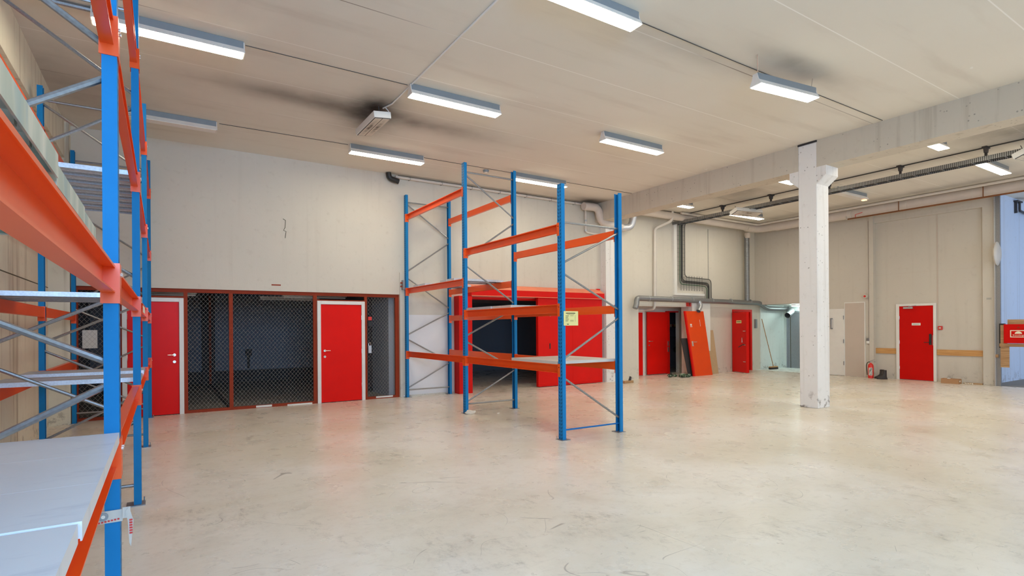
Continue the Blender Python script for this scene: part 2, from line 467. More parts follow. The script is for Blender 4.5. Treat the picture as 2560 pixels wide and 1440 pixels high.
tag(MB().box(4.87, 6.05, YB - .012, YB, .04, 1.92).build('white_board', 'whiteboard'), 'bluish white sheet board on the wall behind the far rack bay', 'board')
MB().box(4.66, 4.86, YB - .03, YB, 0, 2.9).build('edge_board', 'wall', wall_back)
MB().box(10.86, 11.22, 11.98, YB, 0, 4.65).build('pilaster', 'column', wall_back)
MB().box(14.68, 15.59, 12.05, YB, 0, 2.38).build('short_pier', 'white', wall_back)
MB().box(15.672, 15.69, YB - .02, YB, 3.2, 4.9).build('dark_joint', 'cablegrey', wall_back)
struct(MB().box(-1.9, -1.62, -4.3, YB, 0, CZ), 'wall_left', 'wall_left', 'streaked concrete wall behind the long left rack')
MB().box(-1.623, -1.618, -4, 11.98, 2.32, 2.335).build('joint', 'ink', bpy.data.objects['wall_left'])
struct(MB().box(-1.62, -1.39, -4.3, 11.98, 4.55, CZ), 'trim_1', 'wall_left', 'concrete edge beam along the top of the left wall', 'beam')
# rear wall (behind the camera) with two daylight openings
struct(MB().box(-1.9, -1.45, -4.3, -4.1, 0, CZ).box(-1.45, 1.65, -4.3, -4.1, 4.45, CZ).box(1.65, 8.6, -4.3, -4.1, 0, CZ).box(-1.45, 1.65, -4.3, -4.1, 0, 1.95)
       .box(8.6, 14.4, -4.3, -4.1, 3.8, CZ).box(14.4, 18.5, -4.3, -4.1, 0, CZ).box(8.6, 14.4, -4.3, -4.1, 0, .5), 'wall_rear', 'wall', 'white wall behind the camera with two daylight openings')
# right wall: x = 18.3
XR = 18.3
wr = MB().box(XR, XR + .3, 9.62, YB, 2.37, CZ).box(XR, XR + .3, 8.2, 9.62, 0, CZ).box(XR + .1, XR + .3, 5.58, 8.2, 0, CZ).box(XR, XR + .3, 5.32, 5.58, 0, CZ)
wr.box(XR, XR + .3, 5.58, 8.2, 4.7, CZ).box(XR, XR + .3, -4.3, 1.2, 0, CZ).box(XR, XR + .3, 1.2, 5.32, 5.0, CZ)
wall_right = struct(wr, 'wall_right', 'wall_right', 'greige right wall with red exit door and recessed bay')
MB().box(XR + .09, XR + .1, 6.6, 6.63, 0, 4.7).box(XR + .098, XR + .1, 5.6, 8.2, 3.12, 3.126).build('joint', 'greige', wall_right)
MB().box(XR - .06, XR, 8.2, 8.32, 0, 4.98).build('narrow_pilaster', 'wall_right', wall_right)
MB().box(XR - .003, XR, 5.4, 5.5, 2.25, 2.3).build('wall_mark', 'cablegrey', wall_right)
# bay beyond the right opening
struct(MB().box(XR + .3, 26, 5.5, 5.7, 0, CZ), 'wall_side_bay', 'blue_wall', 'pale blue panelled wall of the bay beyond the right opening')
struct(MB().box(25.8, 26, -4.3, 5.5, 0, CZ), 'wall_side_bay_end', 'blue_wall', 'pale blue end wall of the side bay')
struct(MB().box(XR + .3, 25.8, -1.3, -1.1, 4.6, CZ).box(XR + .3, 19.4, -1.3, -1.1, 0, 4.6).box(25.6, 25.8, -1.3, -1.1, 0, 4.6), 'wall_side_bay_front', 'blue_wall', 'front wall of the side bay around its daylight opening')
struct(MB().box(XR + .0, 25.8, -1.1, 5.5, 0, .004), 'trim_2', 'store_floor', 'grey floor strip of the side bay', 'floor')
# niche in the far right corner
struct(MB().box(XR + .3, 21.1, YB - .02, YB, 0, 2.37).box(20.1, 20.3, 9.3, YB, 0, 2.37).box(XR + .3, 21.1, 9.3, 9.4, 0, 2.37), 'wall_niche', 'niche', 'pale green white walls of the corner niche')
struct(MB().box(XR + .3, 21.2, 9.3, YB, 2.37, 2.5), 'ceiling_niche', 'white', 'low white ceiling of the corner niche', 'ceiling')
struct(MB().box(XR + .0, 20.9, 9.62, YB, 0, .006), 'trim_3', 'niche', 'pale green painted floor of the corner niche', 'floor')
# recess room behind the low opening
rc = MB().box(12.1, 12.38, YB + .3, 13.0, 0, 2.5).box(12.1, 14.42, 13.0, 13.15, 2.13, 2.5).box(12.1, 14.5, 13.0, 13.15, 0, 2.13).box(15.15, 15.4, 13.0, 13.15, 0, 2.5).box(14.42, 15.15, 13.0, 13.15, 2.13, 2.5)
struct(rc, 'wall_recess', 'wall', 'white walls of the low recess beside the orange door')
struct(MB().box(12.1, 18.3, YB + .3, 15.2, 2.5, 2.6), 'ceiling_recess', 'white', 'low ceiling of the recess', 'ceiling')
struct(MB().box(13.7, 13.9, 13.15, 15.1, 0, 2.5).box(16.75, 16.9, 12.5, 15.1, 0, 2.5).box(13.7, 16.9, 15.0, 15.2, 0, 2.5), 'wall_closet', 'store_wall', 'grey walls of the shelf closet')
struct(MB().box(16.9, 18.4, 13.6, 13.7, 0, 2.5).box(18.3, 18.4, 12.5, 13.6, 0, 2.5), 'wall_safe_room', 'wall', 'plain wall just inside the heavy red steel door')
struct(MB().box(-2.2, 21.5, 19.0, 19.2, 0, CZ).box(21.3, 21.5, 5.7, 19.0, 0, CZ).box(-2.2, -1.9, 12.2, 19.0, 0, CZ), 'wall_outer', 'wall', 'added outer shell keeping sky light out of the side rooms')  # unseen shell added to stop sky light leaking in
# mesh fronted store room
struct(MB().box(-1.66, 4.9, 18.7, 18.9, 0, 2.7).box(-1.9, -1.66, YB + .3, 18.9, 0, 2.7).box(4.66, 4.9, YB + .3, 18.9, 0, 2.7), 'wall_store', 'store_wall', 'shade-darkened grey walls of the mesh fronted store room')
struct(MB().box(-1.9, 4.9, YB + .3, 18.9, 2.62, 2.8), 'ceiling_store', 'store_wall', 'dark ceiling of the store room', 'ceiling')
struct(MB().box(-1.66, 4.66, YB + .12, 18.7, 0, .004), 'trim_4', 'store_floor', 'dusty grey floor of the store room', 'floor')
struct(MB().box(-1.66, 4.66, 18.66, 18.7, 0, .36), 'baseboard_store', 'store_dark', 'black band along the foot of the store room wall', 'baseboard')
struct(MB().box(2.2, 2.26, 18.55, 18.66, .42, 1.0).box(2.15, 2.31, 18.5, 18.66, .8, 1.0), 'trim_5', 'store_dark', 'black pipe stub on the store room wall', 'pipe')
struct(MB().box(4.50, 4.66, YB + .3, 13.7, 0, 2.6), 'trim_8', 'sidegrey', 'side wall with painted-in light, just inside the right end of the mesh partition')  # paler section stands in for light reaching this end
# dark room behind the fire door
struct(MB().box(5.6, 5.8, YB + .3, 18.2, 0, 2.9).box(11.6, 11.8, YB + .3, 18.2, 0, 2.9).box(5.6, 11.8, 18.0, 18.2, 0, 2.9), 'wall_dark_room', 'store_wall', 'dark walls of the room behind the red fire door')  # bluish grey paints in the blue light on this room's wall
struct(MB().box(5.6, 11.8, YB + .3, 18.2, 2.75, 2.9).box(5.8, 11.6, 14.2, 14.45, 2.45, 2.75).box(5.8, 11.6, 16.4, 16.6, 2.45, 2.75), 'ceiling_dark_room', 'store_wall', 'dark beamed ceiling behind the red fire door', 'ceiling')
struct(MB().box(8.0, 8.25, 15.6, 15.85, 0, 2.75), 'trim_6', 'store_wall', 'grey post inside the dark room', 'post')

# big concrete beam and column
struct(MB().box(10.64, 11.06, -4.3, 5.77, 4.65, CZ).box(10.64, 11.06, 6.13, YB, 4.65, CZ), 'trim_7', 'beam', 'long pitted concrete ceiling beam resting on the column', 'beam')
col = thing('concrete_column', (10.85, 5.95, 0), 'square white painted concrete column in the middle of the floor', 'column', kind='structure')
MB().box(10.64, 11.07, 5.77, 6.13, 0, CZ - .03).build('shaft', 'column', col, bevel=.012)
for sg, y in ((-1, 5.77), (1, 6.13)):
    MB().prism([(10.64, y, 4.65), (10.64, y + sg * .18, 4.65), (10.64, y + sg * .18, 4.48), (10.64, y, 4.33)], (.43, 0, 0)).build('corbel', 'column', col)
MB().box(10.62, 10.9, 5.76, 6.13, CZ - .035, CZ - .005).build('packing', 'rubber', col)

# ------------------------------------------------------------------ doors
def hinge(p, x, y, z, ax='x'):
    MB().tube([(x, y, z - .05), (x, y, z + .05)], .008, 8).build('hinge', 'chrome', p)
def lever(p, x, y, z, dx, lock=True, mat='chrome'):
    h = MB().lathe([(.026, 0), (.026, .01)], (x, y - .01, z), 16, 'y').tube([(x, y, z), (x, y - .05, z)], .009, 8).tube([(x, y - .05, z), (x + dx, y - .05, z)], .009, 8)
    h.build('door_handle', mat, p, True)
    if lock: MB().lathe([(.026, 0), (.026, .01)], (x, y - .01, z - .13), 16, 'y').build('lock_rose', mat, p, True)

def red_door(n, x0, x1, ztop, hx, hdir, hingex, label):
    d = thing('door_%d' % n, ((x0 + x1) / 2, YB + .03, 0), label, 'door', kind='structure')
    y = YB + .0
    f = MB().box(x0, x0 + .075, y, y + .14, 0, ztop).box(x1 - .075, x1, y, y + .14, 0, ztop).box(x0 + .075, x1 - .075, y, y + .14, ztop - .075, ztop)
    f.build('door_frame', 'white', d, bevel=.004)
    leaf = MB().box(x0 + .078, x1 - .078, y + .02, y + .065, .012, ztop - .078).build('door_leaf', 'red', d, bevel=.002)
    lever(leaf, hx, y + .02, 1.13, hdir)
    for z in (.35, 1.1, 1.85): MB().tube([(hingex, y + .012, z - .05), (hingex, y + .012, z + .05)], .009, 8).build('hinge', 'chrome', leaf)
red_door(1, -.62, .345, 2.21, .19, -.11, -.545, 'red door in white frame, far left, half hidden by the blue rack posts')
red_door(2, 2.81, 3.845, 2.21, 2.965, .11, 3.77, 'red door in white frame between two wire mesh panels')

# red fire door
fd = thing('door_3', (8.4, 12.1, 0), 'big red sliding steel fire door standing half open', 'door', kind='structure')
lf = MB().box(8.46, 10.72, 12.0, 12.1, .015, 2.40).build('door_leaf', 'redfire', fd, bevel=.004)
MB().box(8.52, 10.66, 11.992, 12.0, .05, .09).box(9.63, 9.636, 11.997, 12.0, .1, 2.39).box(8.46, 10.72, 11.994, 12.0, .015, .03).build('seam_strip', 'redfire', lf)
MB().box(8.83, 8.86, 11.99, 12.0, 1.02, 1.17).build('pull_slot', 'rubber', lf)
for x in (8.58, 8.86): MB().lathe([(.02, 0), (.02, .006)], (x, 11.992, 1.92), 10, 'y').build('bolt', 'paper', lf)
MB().prism([(6.42, 12.2, 2.40), (6.42, 11.93, 2.40), (6.42, 11.93, 2.565), (6.42, 12.17, 2.69), (6.42, 12.2, 2.69)], (4.33, 0, 0)).build('track_cover', 'redfire', fd)
MB().prism([(6.42, 11.926, 2.562), (6.42, 11.93, 2.57), (6.42, 12.168, 2.694), (6.42, 12.164, 2.686)], (4.33, 0, 0)).build('cover_top', 'rededge', fd)  # strip coloured for the reflection along the sloping top
MB().box(6.42, 10.75, 11.922, 11.93, 2.395, 2.41).build('cover_lip', 'rededge', fd)
MB().box(10.66, 10.76, 12.12, 12.2, 2.4, 2.71).build('end_plate', 'redfire', fd)
MB().box(6.07, 6.43, 11.93, 12.2, 0, 2.385).build('stop_jamb', 'redfire', fd)
MB().box(6.20, 6.205, 11.927, 11.93, 0, 2.385).build('jamb_seam', 'oxide', fd)
MB().box(6.43, 6.5, YB, YB + .3, 0, 2.39).box(9.62, 9.7, YB, YB + .3, 0, 2.39).box(6.5, 9.62, YB, YB + .3, 2.33, 2.39).build('door_frame', 'redfire', fd)

# recess door (open leaf) and closed dark door
d4 = thing('door_4', (14.0, 12.95, 0), 'red inner door swung wide open inside the low recess', 'door', kind='structure')
lf = MB().box(13.50, 14.46, 12.90, 12.945, .02, 2.09).build('door_leaf', 'red', d4, bevel=.003)
lever(lf, 13.57, 12.90, 1.12, .12)
for z in (.75, .95): MB().box(14.44, 14.5, 12.88, 12.9, z, z + .16).build('lock_plate', 'chrome', lf)
MB().box(14.46, 14.56, 12.9, 13.15, 0, 2.13).box(14.56, 15.1, 12.98, 13.15, 2.09, 2.13).build('door_frame', 'redfire', d4)
d5 = thing('door_5', (12.9, 12.98, 0), 'dark red closed door at the left end of the recess', 'door', kind='structure')
MB().box(12.6, 13.33, 12.955, 12.998, .01, 2.07).build('door_leaf', 'red', d5)
MB().box(13.33, 13.39, 12.94, 12.998, 0, 2.07).box(12.54, 13.39, 12.94, 12.998, 2.07, 2.13).build('door_frame', 'white', d5)

# red steel safety door, ajar
d6 = thing('door_6', (16.97, 12.15, 0), 'heavy red steel door hanging ajar with levers and yellow sticker', 'door', kind='structure')
MB().box(16.97, 17.05, 12.17, 12.5, 0, 2.19).box(17.98, 18.08, 12.17, 12.5, 0, 2.19).box(17.05, 17.98, 12.17, 12.5, 2.11, 2.19).build('door_frame', 'redfire', d6)
ang = math.atan2(11.40 - 12.15, 16.66 - 16.97)
Rm = Matrix.Translation((16.97, 12.15, 0)) @ Matrix.Rotation(ang, 4, 'Z')
lf = MB().box(0, .84, -.05, .05, .02, 2.08, Rm).build('door_leaf', 'redfire', d6, bevel=.004)
def on(x0, x1, y0, y1, z0, z1, name, mat): return MB().box(x0, x1, y0, y1, z0, z1, Rm).build(name, mat, lf)
on(.26, .56, -.053, -.05, 1.70, 1.80, 'warning_sticker', 'yellow')
for k in range(6): on(.29 + k * .04, .315 + k * .04, -.055, -.053, 1.735, 1.77, 'sticker_lettering', 'ink')
for z in (1.42, .38, .95): on(.66, .80, -.062, -.05, z, z + .02, 'lock_bar', 'chrome')
MB().tube([Rm @ Vector(p) for p in ((.72, -.06, .98), (.72, -.10, .98), (.46, -.10, .88))], .014, 8).build('door_handle', 'iron', lf)
MB().tube([Rm @ Vector(p) for p in ((.66, -.05, 1.2), (.66, -.10, 1.2), (.66, -.10, 1.05), (.66, -.05, 1.05))], .012, 8).build('pull_handle', 'chrome', lf)

# white door with big pull + greige panel
d7 = thing('door_7', (XR, 9.2, 0), 'plain white door with large grey pull handle, half behind the column', 'door', kind='structure')
lf = MB().box(XR - .04, XR, 9.07, 9.60, .01, 2.13).build('door_leaf', 'white', d7, bevel=.002)
MB().tube([(XR - .04, 9.44, 1.82), (XR - .11, 9.44, 1.82), (XR - .11, 9.44, 1.50), (XR - .04, 9.44, 1.50)], .022, 8).build('pull_handle', 'galv_dark', lf)
for z in (.4, 1.1, 1.85): MB().tube([(XR - .045, 9.08, z - .06), (XR - .045, 9.08, z + .06)], .012, 8).build('hinge', 'galv_dark', lf)
# right red exit door
XD = XR + .1
d8 = thing('door_8', (XD, 7.13, 0), 'red exit door with closer and black lock on the right wall', 'door', kind='structure')
MB().box(XD - .05, XD, 7.56, 7.64, 0, 2.215).box(XD - .05, XD, 6.64, 6.71, 0, 2.215).box(XD - .05, XD, 6.71, 7.56, 2.15, 2.215).build('door_frame', 'white', d8, bevel=.004)
lf = MB().box(XD - .035, XD - .004, 6.713, 7.557, .012, 2.147).build('door_leaf', 'red_exit', d8, bevel=.002)
MB().box(XD - .09, XD - .035, 7.20, 7.44, 2.07, 2.125).build('door_closer', 'galv', lf, bevel=.006)
MB().tube([(XD - .08, 7.30, 2.13), (XD - .16, 7.22, 2.145), (XD - .06, 7.12, 2.16)], .008, 6).build('closer_arm', 'galv', lf)
MB().box(XD - .06, XD - .035, 6.75, 6.81, 1.03, 1.34).build('lock_case', 'black', lf, bevel=.008)
MB().tube([(XD - .05, 6.78, 1.10), (XD - .09, 6.78, 1.10), (XD - .09, 6.92, 1.10)], .009, 8).build('door_handle', 'black', lf)
sg = MB().box(XD - .038, XD - .035, 7.02, 7.24, 1.585, 1.655).build('door_sign', 'paper', lf)
MB().box(XD - .0392, XD - .038, 7.05, 7.21, 1.612, 1.628).build('sign_lettering', 'cablegrey', sg)
MB().box(XD - .042, XD - .035, 6.715, 6.73, 1.02, 1.3).build('strike_plate', 'chrome', lf)
for z in (.35, 1.1, 1.82): MB().tube([(XD - .04, 7.557, z - .05), (XD - .04, 7.557, z + .05)], .01, 8).build('hinge', 'chrome', lf)
# lift doors in niche
d9 = thing('door_9', (20.1, 11.6, 0), 'grey steel lift doors at the end of the corner niche', 'door', kind='structure')
MB().box(20.08, 20.1, 11.05, 12.03, 0, 2.1).build('door_leaf', 'liftdoor', d9)
MB().box(20.07, 20.08, 11.90, 11.915, 0, 2.1).box(20.07, 20.08, 11.5, 11.515, 0, 2.1).build('door_seam', 'ink', d9)
MB().box(20.05, 20.1, 12.03, 12.06, 0, 2.16).box(20.05, 20.1, 11.0, 12.03, 2.1, 2.16).build('door_frame', 'galv', d9)

# ------------------------------------------------------------------ mesh partition
def mesh_panel(parent, x0, x1, z0, z1, y, pw=.074, ph=.088, r=.0015):
    b = MB(); k = ph / pw; H = z1 - z0
    for s in (1, -1):
        n = int((x1 - x0 + H / k) / pw) + 2
        for i in range(n):
            # line x = xs + s*(z-z0)/k
            xs = (x0 - H / k + i * pw) if s == 1 else (x0 + i * pw)
            za, zb = z0, z1
            xa, xb = xs, xs + s * H / k
            lo, hi = (xa, xb) if s == 1 else (xb, xa)
            if hi <= x0 or lo >= x1: continue
            def zat(x): return z0 + (x - xs) * s * k
            if xa < x0: za = zat(x0)
            if xa > x1: za = zat(x1)
            if xb < x0: zb = zat(x0)
            if xb > x1: zb = zat(x1)
            if zb - za < .02: continue
            p = [(xs + s * (za - z0) / k, y + s * r * .6, za), (xs + s * (zb - z0) / k, y + s * r * .6, zb)]
            b.tube(p, r, 4, cap=False)
    return b.build('wire_mesh', 'wire', parent)
mp = thing('mesh_partition', (1.7, YB + .1, 0), 'dark red steel framed partition of diamond wire mesh around the two red doors', 'partition')
y0, y1 = YB + .04, YB + .1
fr = lambda x0, x1, z0, z1, nm='frame_post': MB().box(x0, x1, y0, y1, z0, z1).build(nm, 'oxide', mp)
fr(-1.33, -1.25, 0, 2.32); fr(-.70, -.62, 0, 2.32); fr(.345, .41, 0, 2.32); fr(1.12, 1.19, 0, 2.32); fr(2.735, 2.81, 0, 2.32); fr(3.845, 3.905, 0, 2.32); fr(4.57, 4.66, 0, 2.32)
fr(-1.33, 4.66, 2.32, 2.395, 'top_rail')
fr(-.62, .345, 2.215, 2.245, 'door_head_rail'); fr(2.81, 3.845, 2.215, 2.235, 'door_head_rail')
for a, b in ((-1.25, -.70), (.41, 1.12), (1.19, 2.735), (3.905, 4.57)):
    fr(a, b, 0, .055, 'bottom_rail'); mesh_panel(mp, a, b, .055, 2.32, YB + .075)
MB().box(1.6, 1.9, y0 - .004, y0, .01, .05).box(2.2, 2.7, y0 - .004, y0, .0, .03).box(4.1, 4.5, y0 - .004, y0, .02, .055).build('peeled_paint', 'paper', mp)
# inner divider in the store
tag(MB().box(.98, 1.30, 18.3, 18.66, 0, 2.62).build('store_pillar', 'store_dark'), 'dark pillar at the back of the store room', 'pillar', kind='structure')
dv = thing('inner_mesh_divider', (1.15, 14, 0), 'dark mesh divider running back inside the store room', 'partition')
for y in (17.9,): MB().box(1.12, 1.18, y, y + .06, 0, 2.6).build('frame_post', 'oxide', dv)
MB().box(1.12, 1.18, YB + .12, 18.6, .004, .05).build('bottom_rail', 'store_dark', dv)
MB().box(1.12, 1.18, YB + .12, 18.6, 2.55, 2.6).build('top_rail', 'oxide', dv)
ps = MB().box(-1.2, -.985, YB + .12, YB + .125, 1.285, 1.61).build('paper_sheet', 'paper'); tag(ps, 'white paper sheet behind the mesh at far left', 'paper')
pl_ = thing('padlock', (4.0, YB, 0), 'small steel hasp lock on the mesh beside the second red door', 'lock'); pl_.location = (3.96, YB + .03, 1.1)
MB().box(3.92, 3.99, YB, YB + .04, 1.05, 1.22).build('lock_body', 'galv', pl_); MB().tube([(3.93, YB + .02, 1.22), (3.93, YB + .02, 1.28), (3.98, YB + .02, 1.28), (3.98, YB + .02, 1.22)], .006, 6).build('shackle', 'chrome', pl_)
kb = thing('key_switch', (3.96, YB + .03, 1.7), 'small red and black switch on the mesh beside the second red door', 'switch')
MB().box(3.92, 4.0, YB, YB + .04, 1.79, 1.87).build('red_button', 'alarm', kb); MB().box(3.92, 4.0, YB, YB + .04, 1.66, 1.76).build('switch_box', 'black', kb)

# ------------------------------------------------------------------ ceiling lamps
def make_lamp(L, lit, name='fluorescent_lamp'):
    t = thing(name, (0, 0, 0), '', 'lamp', 'fluorescent ceiling lamps')
    if not lit: t['group'] = 'fluorescent ceiling lamps'
    h = .17
    MB().box(-L / 2, L / 2, -.05, .05, .075, h).box(-L / 2 + .05, L / 2 - .05, -.03, .03, h, h + .0).build('housing', 'lamp_body', t, local=True, bevel=.004)
    MB().prism([(-L / 2, -.055, .08), (-L / 2, -.095, .012), (-L / 2, -.088, .012), (-L / 2, -.045, .08)], (L, 0, 0)).prism(
        [(-L / 2, .055, .08), (-L / 2, .095, .012), (-L / 2, .088, .012), (-L / 2, .045, .08)], (L, 0, 0)).build('reflector', 'lamp_white', t, local=True)
    for s in (-1, 1):
        x = s * L / 2
        MB().prism([(x, -.096, .008), (x, .096, .008), (x, .05, .1), (x, .035, .165), (x, -.035, .165), (x, -.05, .1)], (s * .012, 0, 0)).build('end_cap', 'lamp_white', t, local=True)
    MB().box(-L / 2 + .005, L / 2 - .005, -.088, .088, .004, .016).build('diffuser', 'lit' if lit else 'lamp_white', t, local=True)
    return t
protoL = {}
def lamp(x, y, z, L, lit, label, rz=0, rx=0):
    k = (L, lit)
    if k not in protoL:
        protoL[k] = make_lamp(L, lit); o = protoL[k]
    else: o = dup(protoL[k])
    o.location = (x, y, z); o.rotation_euler = (rx, 0, rz); o['label'] = label
    return o
LZ = 5.0
lamp(3.83, 7.57, LZ, 1.5, True, 'lit fluorescent lamp on the ceiling just right of the dark heater')
lamp(7.56, 7.57, LZ, 1.5, True, 'lit fluorescent lamp on the ceiling above and right of the blue centre rack')
lamp(3.83, 10.62, LZ, 1.5, True, 'lit fluorescent lamp below the dark heater, near the black pipe elbow')
lamp(7.56, 10.62, LZ, 1.5, True, 'lit fluorescent lamp seen between the centre rack post tops')
lamp(3.83, 4.52, LZ, 1.5, True, 'largest lit fluorescent lamp, cut by the top edge of the view')
lamp(7.4, 4.44, 4.86, 1.16, True, 'lit fluorescent lamp hanging askew from wires near the column beam', rz=-.13)
lamp(.12, 7.57, LZ, 1.5, True, 'long lit fluorescent lamp beside the tall left rack posts')
lamp(.05, 10.7, LZ, 1.5, False, 'unlit fluorescent lamp at the far end of the left rack')
for y, a in ((4.5, 'nearest'), (7.5, 'middle'), (10.55, 'farthest')):
    lamp(12.1, y, LZ, 1.5, True, a + ' lit lamp in the row just behind the concrete beam')
lamp(15.45, 4.5, LZ, 1.5, True, 'lit lamp beyond the cable tray at the right edge')
lamp(15.4, 7.45, LZ, 1.5, False, 'unlit lamp with a faint orange glow, just right of the column')
lamp(15.45, 10.55, LZ, 1.5, True, 'lit lamp below the cable tray left of the column')
for x, a in ((7.56, 'left'), (12.1, 'middle right'), (15.45, 'right')):  # unseen lamps added to raise the base light
    for y, b in ((1.45, 'level with'), (-1.6, 'behind')):
        if a != 'left' or b == 'behind': lamp(x, y, LZ, 1.5, True, 'added lit ceiling lamp out of view, %s column, %s the camera' % (a, b))
g = MB().box(16.05, 16.15, 7.4, 7.5, 4.985, 5.0).build('tube_glow', 'glow', None); g.name = 'lamp_tube_end'; tag(g, 'orange glowing tube end of the unlit lamp right of the column', 'lamp tube')
# niche tube
nt = thing('niche_tube_lamp', (19.6, 11.3, 2.3), 'bright lit tube on the low ceiling of the corner niche', 'lamp')
MB().box(19.2, 20.05, 11.25, 11.35, 2.33, 2.37).build('housing', 'lamp_white', nt); MB().box(19.22, 20.03, 11.25, 11.35, 2.30, 2.33).build('diffuser', 'lit_niche', nt)
# unlit store lamps
for x, y, z, lb in ((-.1, 13.0, 2.30, 'dark unlit batten lamp in the store above the first red door'), (2.95, 13.0, 2.31, 'dark unlit batten lamp hanging in the store above the second red door'), (2.7, 14.6, 2.33, 'dark unlit batten lamp deeper in the store behind the wide mesh panel')):
    st = thing('store_batten_lamp', (x, y, z), lb, 'lamp', 'unlit lamps in the store room')
    MB().box(x - .7, x + .7, y - .06, y + .06, z + .03, z + .08).build('housing', 'lamp_white', st); MB().tube([(x - .68, y, z + .01), (x + .68, y, z + .01)], .018, 8).build('tube', 'lamp_white', st)
    for q in (-.5, .5): MB().tube([(x + q, y, z + .08), (x + q, y, 2.62)], .006, 6).build('hanger_rod', 'iron', st)
# wiring between lamps
def wire(name, label, cat, path, r, mat, n=6, bend=0, group=None, smooth=True):
    return tag(MB().tube(path, r, n, bend).build(name, mat, None, smooth), label, cat, group)
wire('ceiling_cable', 'thin dark cable running across the ceiling from the largest lamp to the beam', 'cable', [(4.6, 4.6, CZ - .008), (6.6, 4.62, CZ - .008), (10.6, 4.6, CZ - .008)], .005, 'cable')
wire('ceiling_cable', 'thin dark cable on the ceiling between the lamps above the heater', 'cable', [(.9, 7.6, CZ - .006), (3.05, 7.6, CZ - .006)], .004, 'cable')
wire('ceiling_cable', 'thin dark cable on the ceiling running to the lamp behind the centre rack', 'cable', [(4.6, 10.66, CZ - .008), (6.8, 10.66, CZ - .008)], .0045, 'cable')
wire('ceiling_cable', 'thin dark cable on the ceiling from the farthest lamp to the beam', 'cable', [(8.35, 10.66, CZ - .008), (10.6, 10.66, CZ - .008)], .0045, 'cable')
wire('ceiling_cable', 'thin dark cable on the ceiling between the two left lamps', 'cable', [(.85, 10.72, CZ - .008), (3.05, 10.66, CZ - .008)], .0045, 'cable')
wire('ceiling_conduit', 'white conduit crossing the ceiling down to the dark heater', 'conduit', [(3.09, -4.0, CZ - .012), (3.09, 8.35, CZ - .012), (3.03, 8.6, CZ - .01)], .012, 'white')
wire('ceiling_conduit', 'grey conduit on the ceiling above the left rack', 'conduit', [(-1.6, 7.62, CZ - .03), (-.62, 7.6, CZ - .03)], .028, 'galv_dark', 8)
wire('suspension_wire', 'thin wire holding the askew lamp at its left end', 'wire', [(6.62, 4.35, CZ), (6.85, 4.5, 5.02)], .005, 'chrome', 5)
wire('suspension_wire', 'thin wire holding the askew lamp at its right end', 'wire', [(7.95, 4.36, CZ), (7.93, 4.37, 5.02)], .005, 'chrome', 5)

# ------------------------------------------------------------------ heaters
def heater(x, y, z, rot, label):
    t = thing('radiant_heater', (0, 0, 0), label, 'heater', 'ceiling radiant heaters')
    MB().box(-.14, .14, -.48, .48, 0, .1).build('case', 'white', t, local=True, bevel=.008)
    MB().box(-.125, .125, -.465, .455, -.006, 0).build('face_frame', 'rubber', t, local=True)
    MB().box(-.118, -.006, -.45, .44, -.009, -.005).box(.006, .118, -.45, .44, -.009, -.005).build('ceramic_face', 'heatface', t, local=True)
    for yy in (-.35, .35): MB().tube([(0, yy, .1), (0, yy, .22)], .006, 6).build('hanger', 'iron', t, local=True)
    t.location = (x, y, z); t.rotation_euler = rot
    return t
heater(2.94, 8.83, 4.91, (0, math.radians(-7), 0), 'white radiant heater with sooty tiles hanging left on the ceiling')
heater(13.9, 9.5, 4.76, (0, math.radians(20), math.radians(80)), 'dusty radiant heater hung under the cable tray left of the column')
heater(14.0, 3.45, 4.76, (0, math.radians(20), math.radians(80)), 'dusty radiant heater under the cable tray at the right edge')
wire('heater_cable', 'short white cable from the ceiling to the dark heater', 'cable', [(3.05, 8.55, CZ - .01), (3.1, 8.5, 5.08), (3.06, 8.42, 5.0)], .009, 'white', 6, .05)
sd = thing('smoke_detector', (6.2, 10.8, CZ - .05), 'round grey smoke detector on the ceiling between rack posts', 'detector')
MB().lathe([(.055, 0), (.07, .025), (.07, .05)], (6.2, 10.8, CZ - .05), 18).build('detector_body', 'lamp_body', sd, True); MB().lathe([(.03, -.01), (.04, 0)], (6.2, 10.8, CZ - .05), 14).build('sensor_cap', 'lamp_white', sd, True)

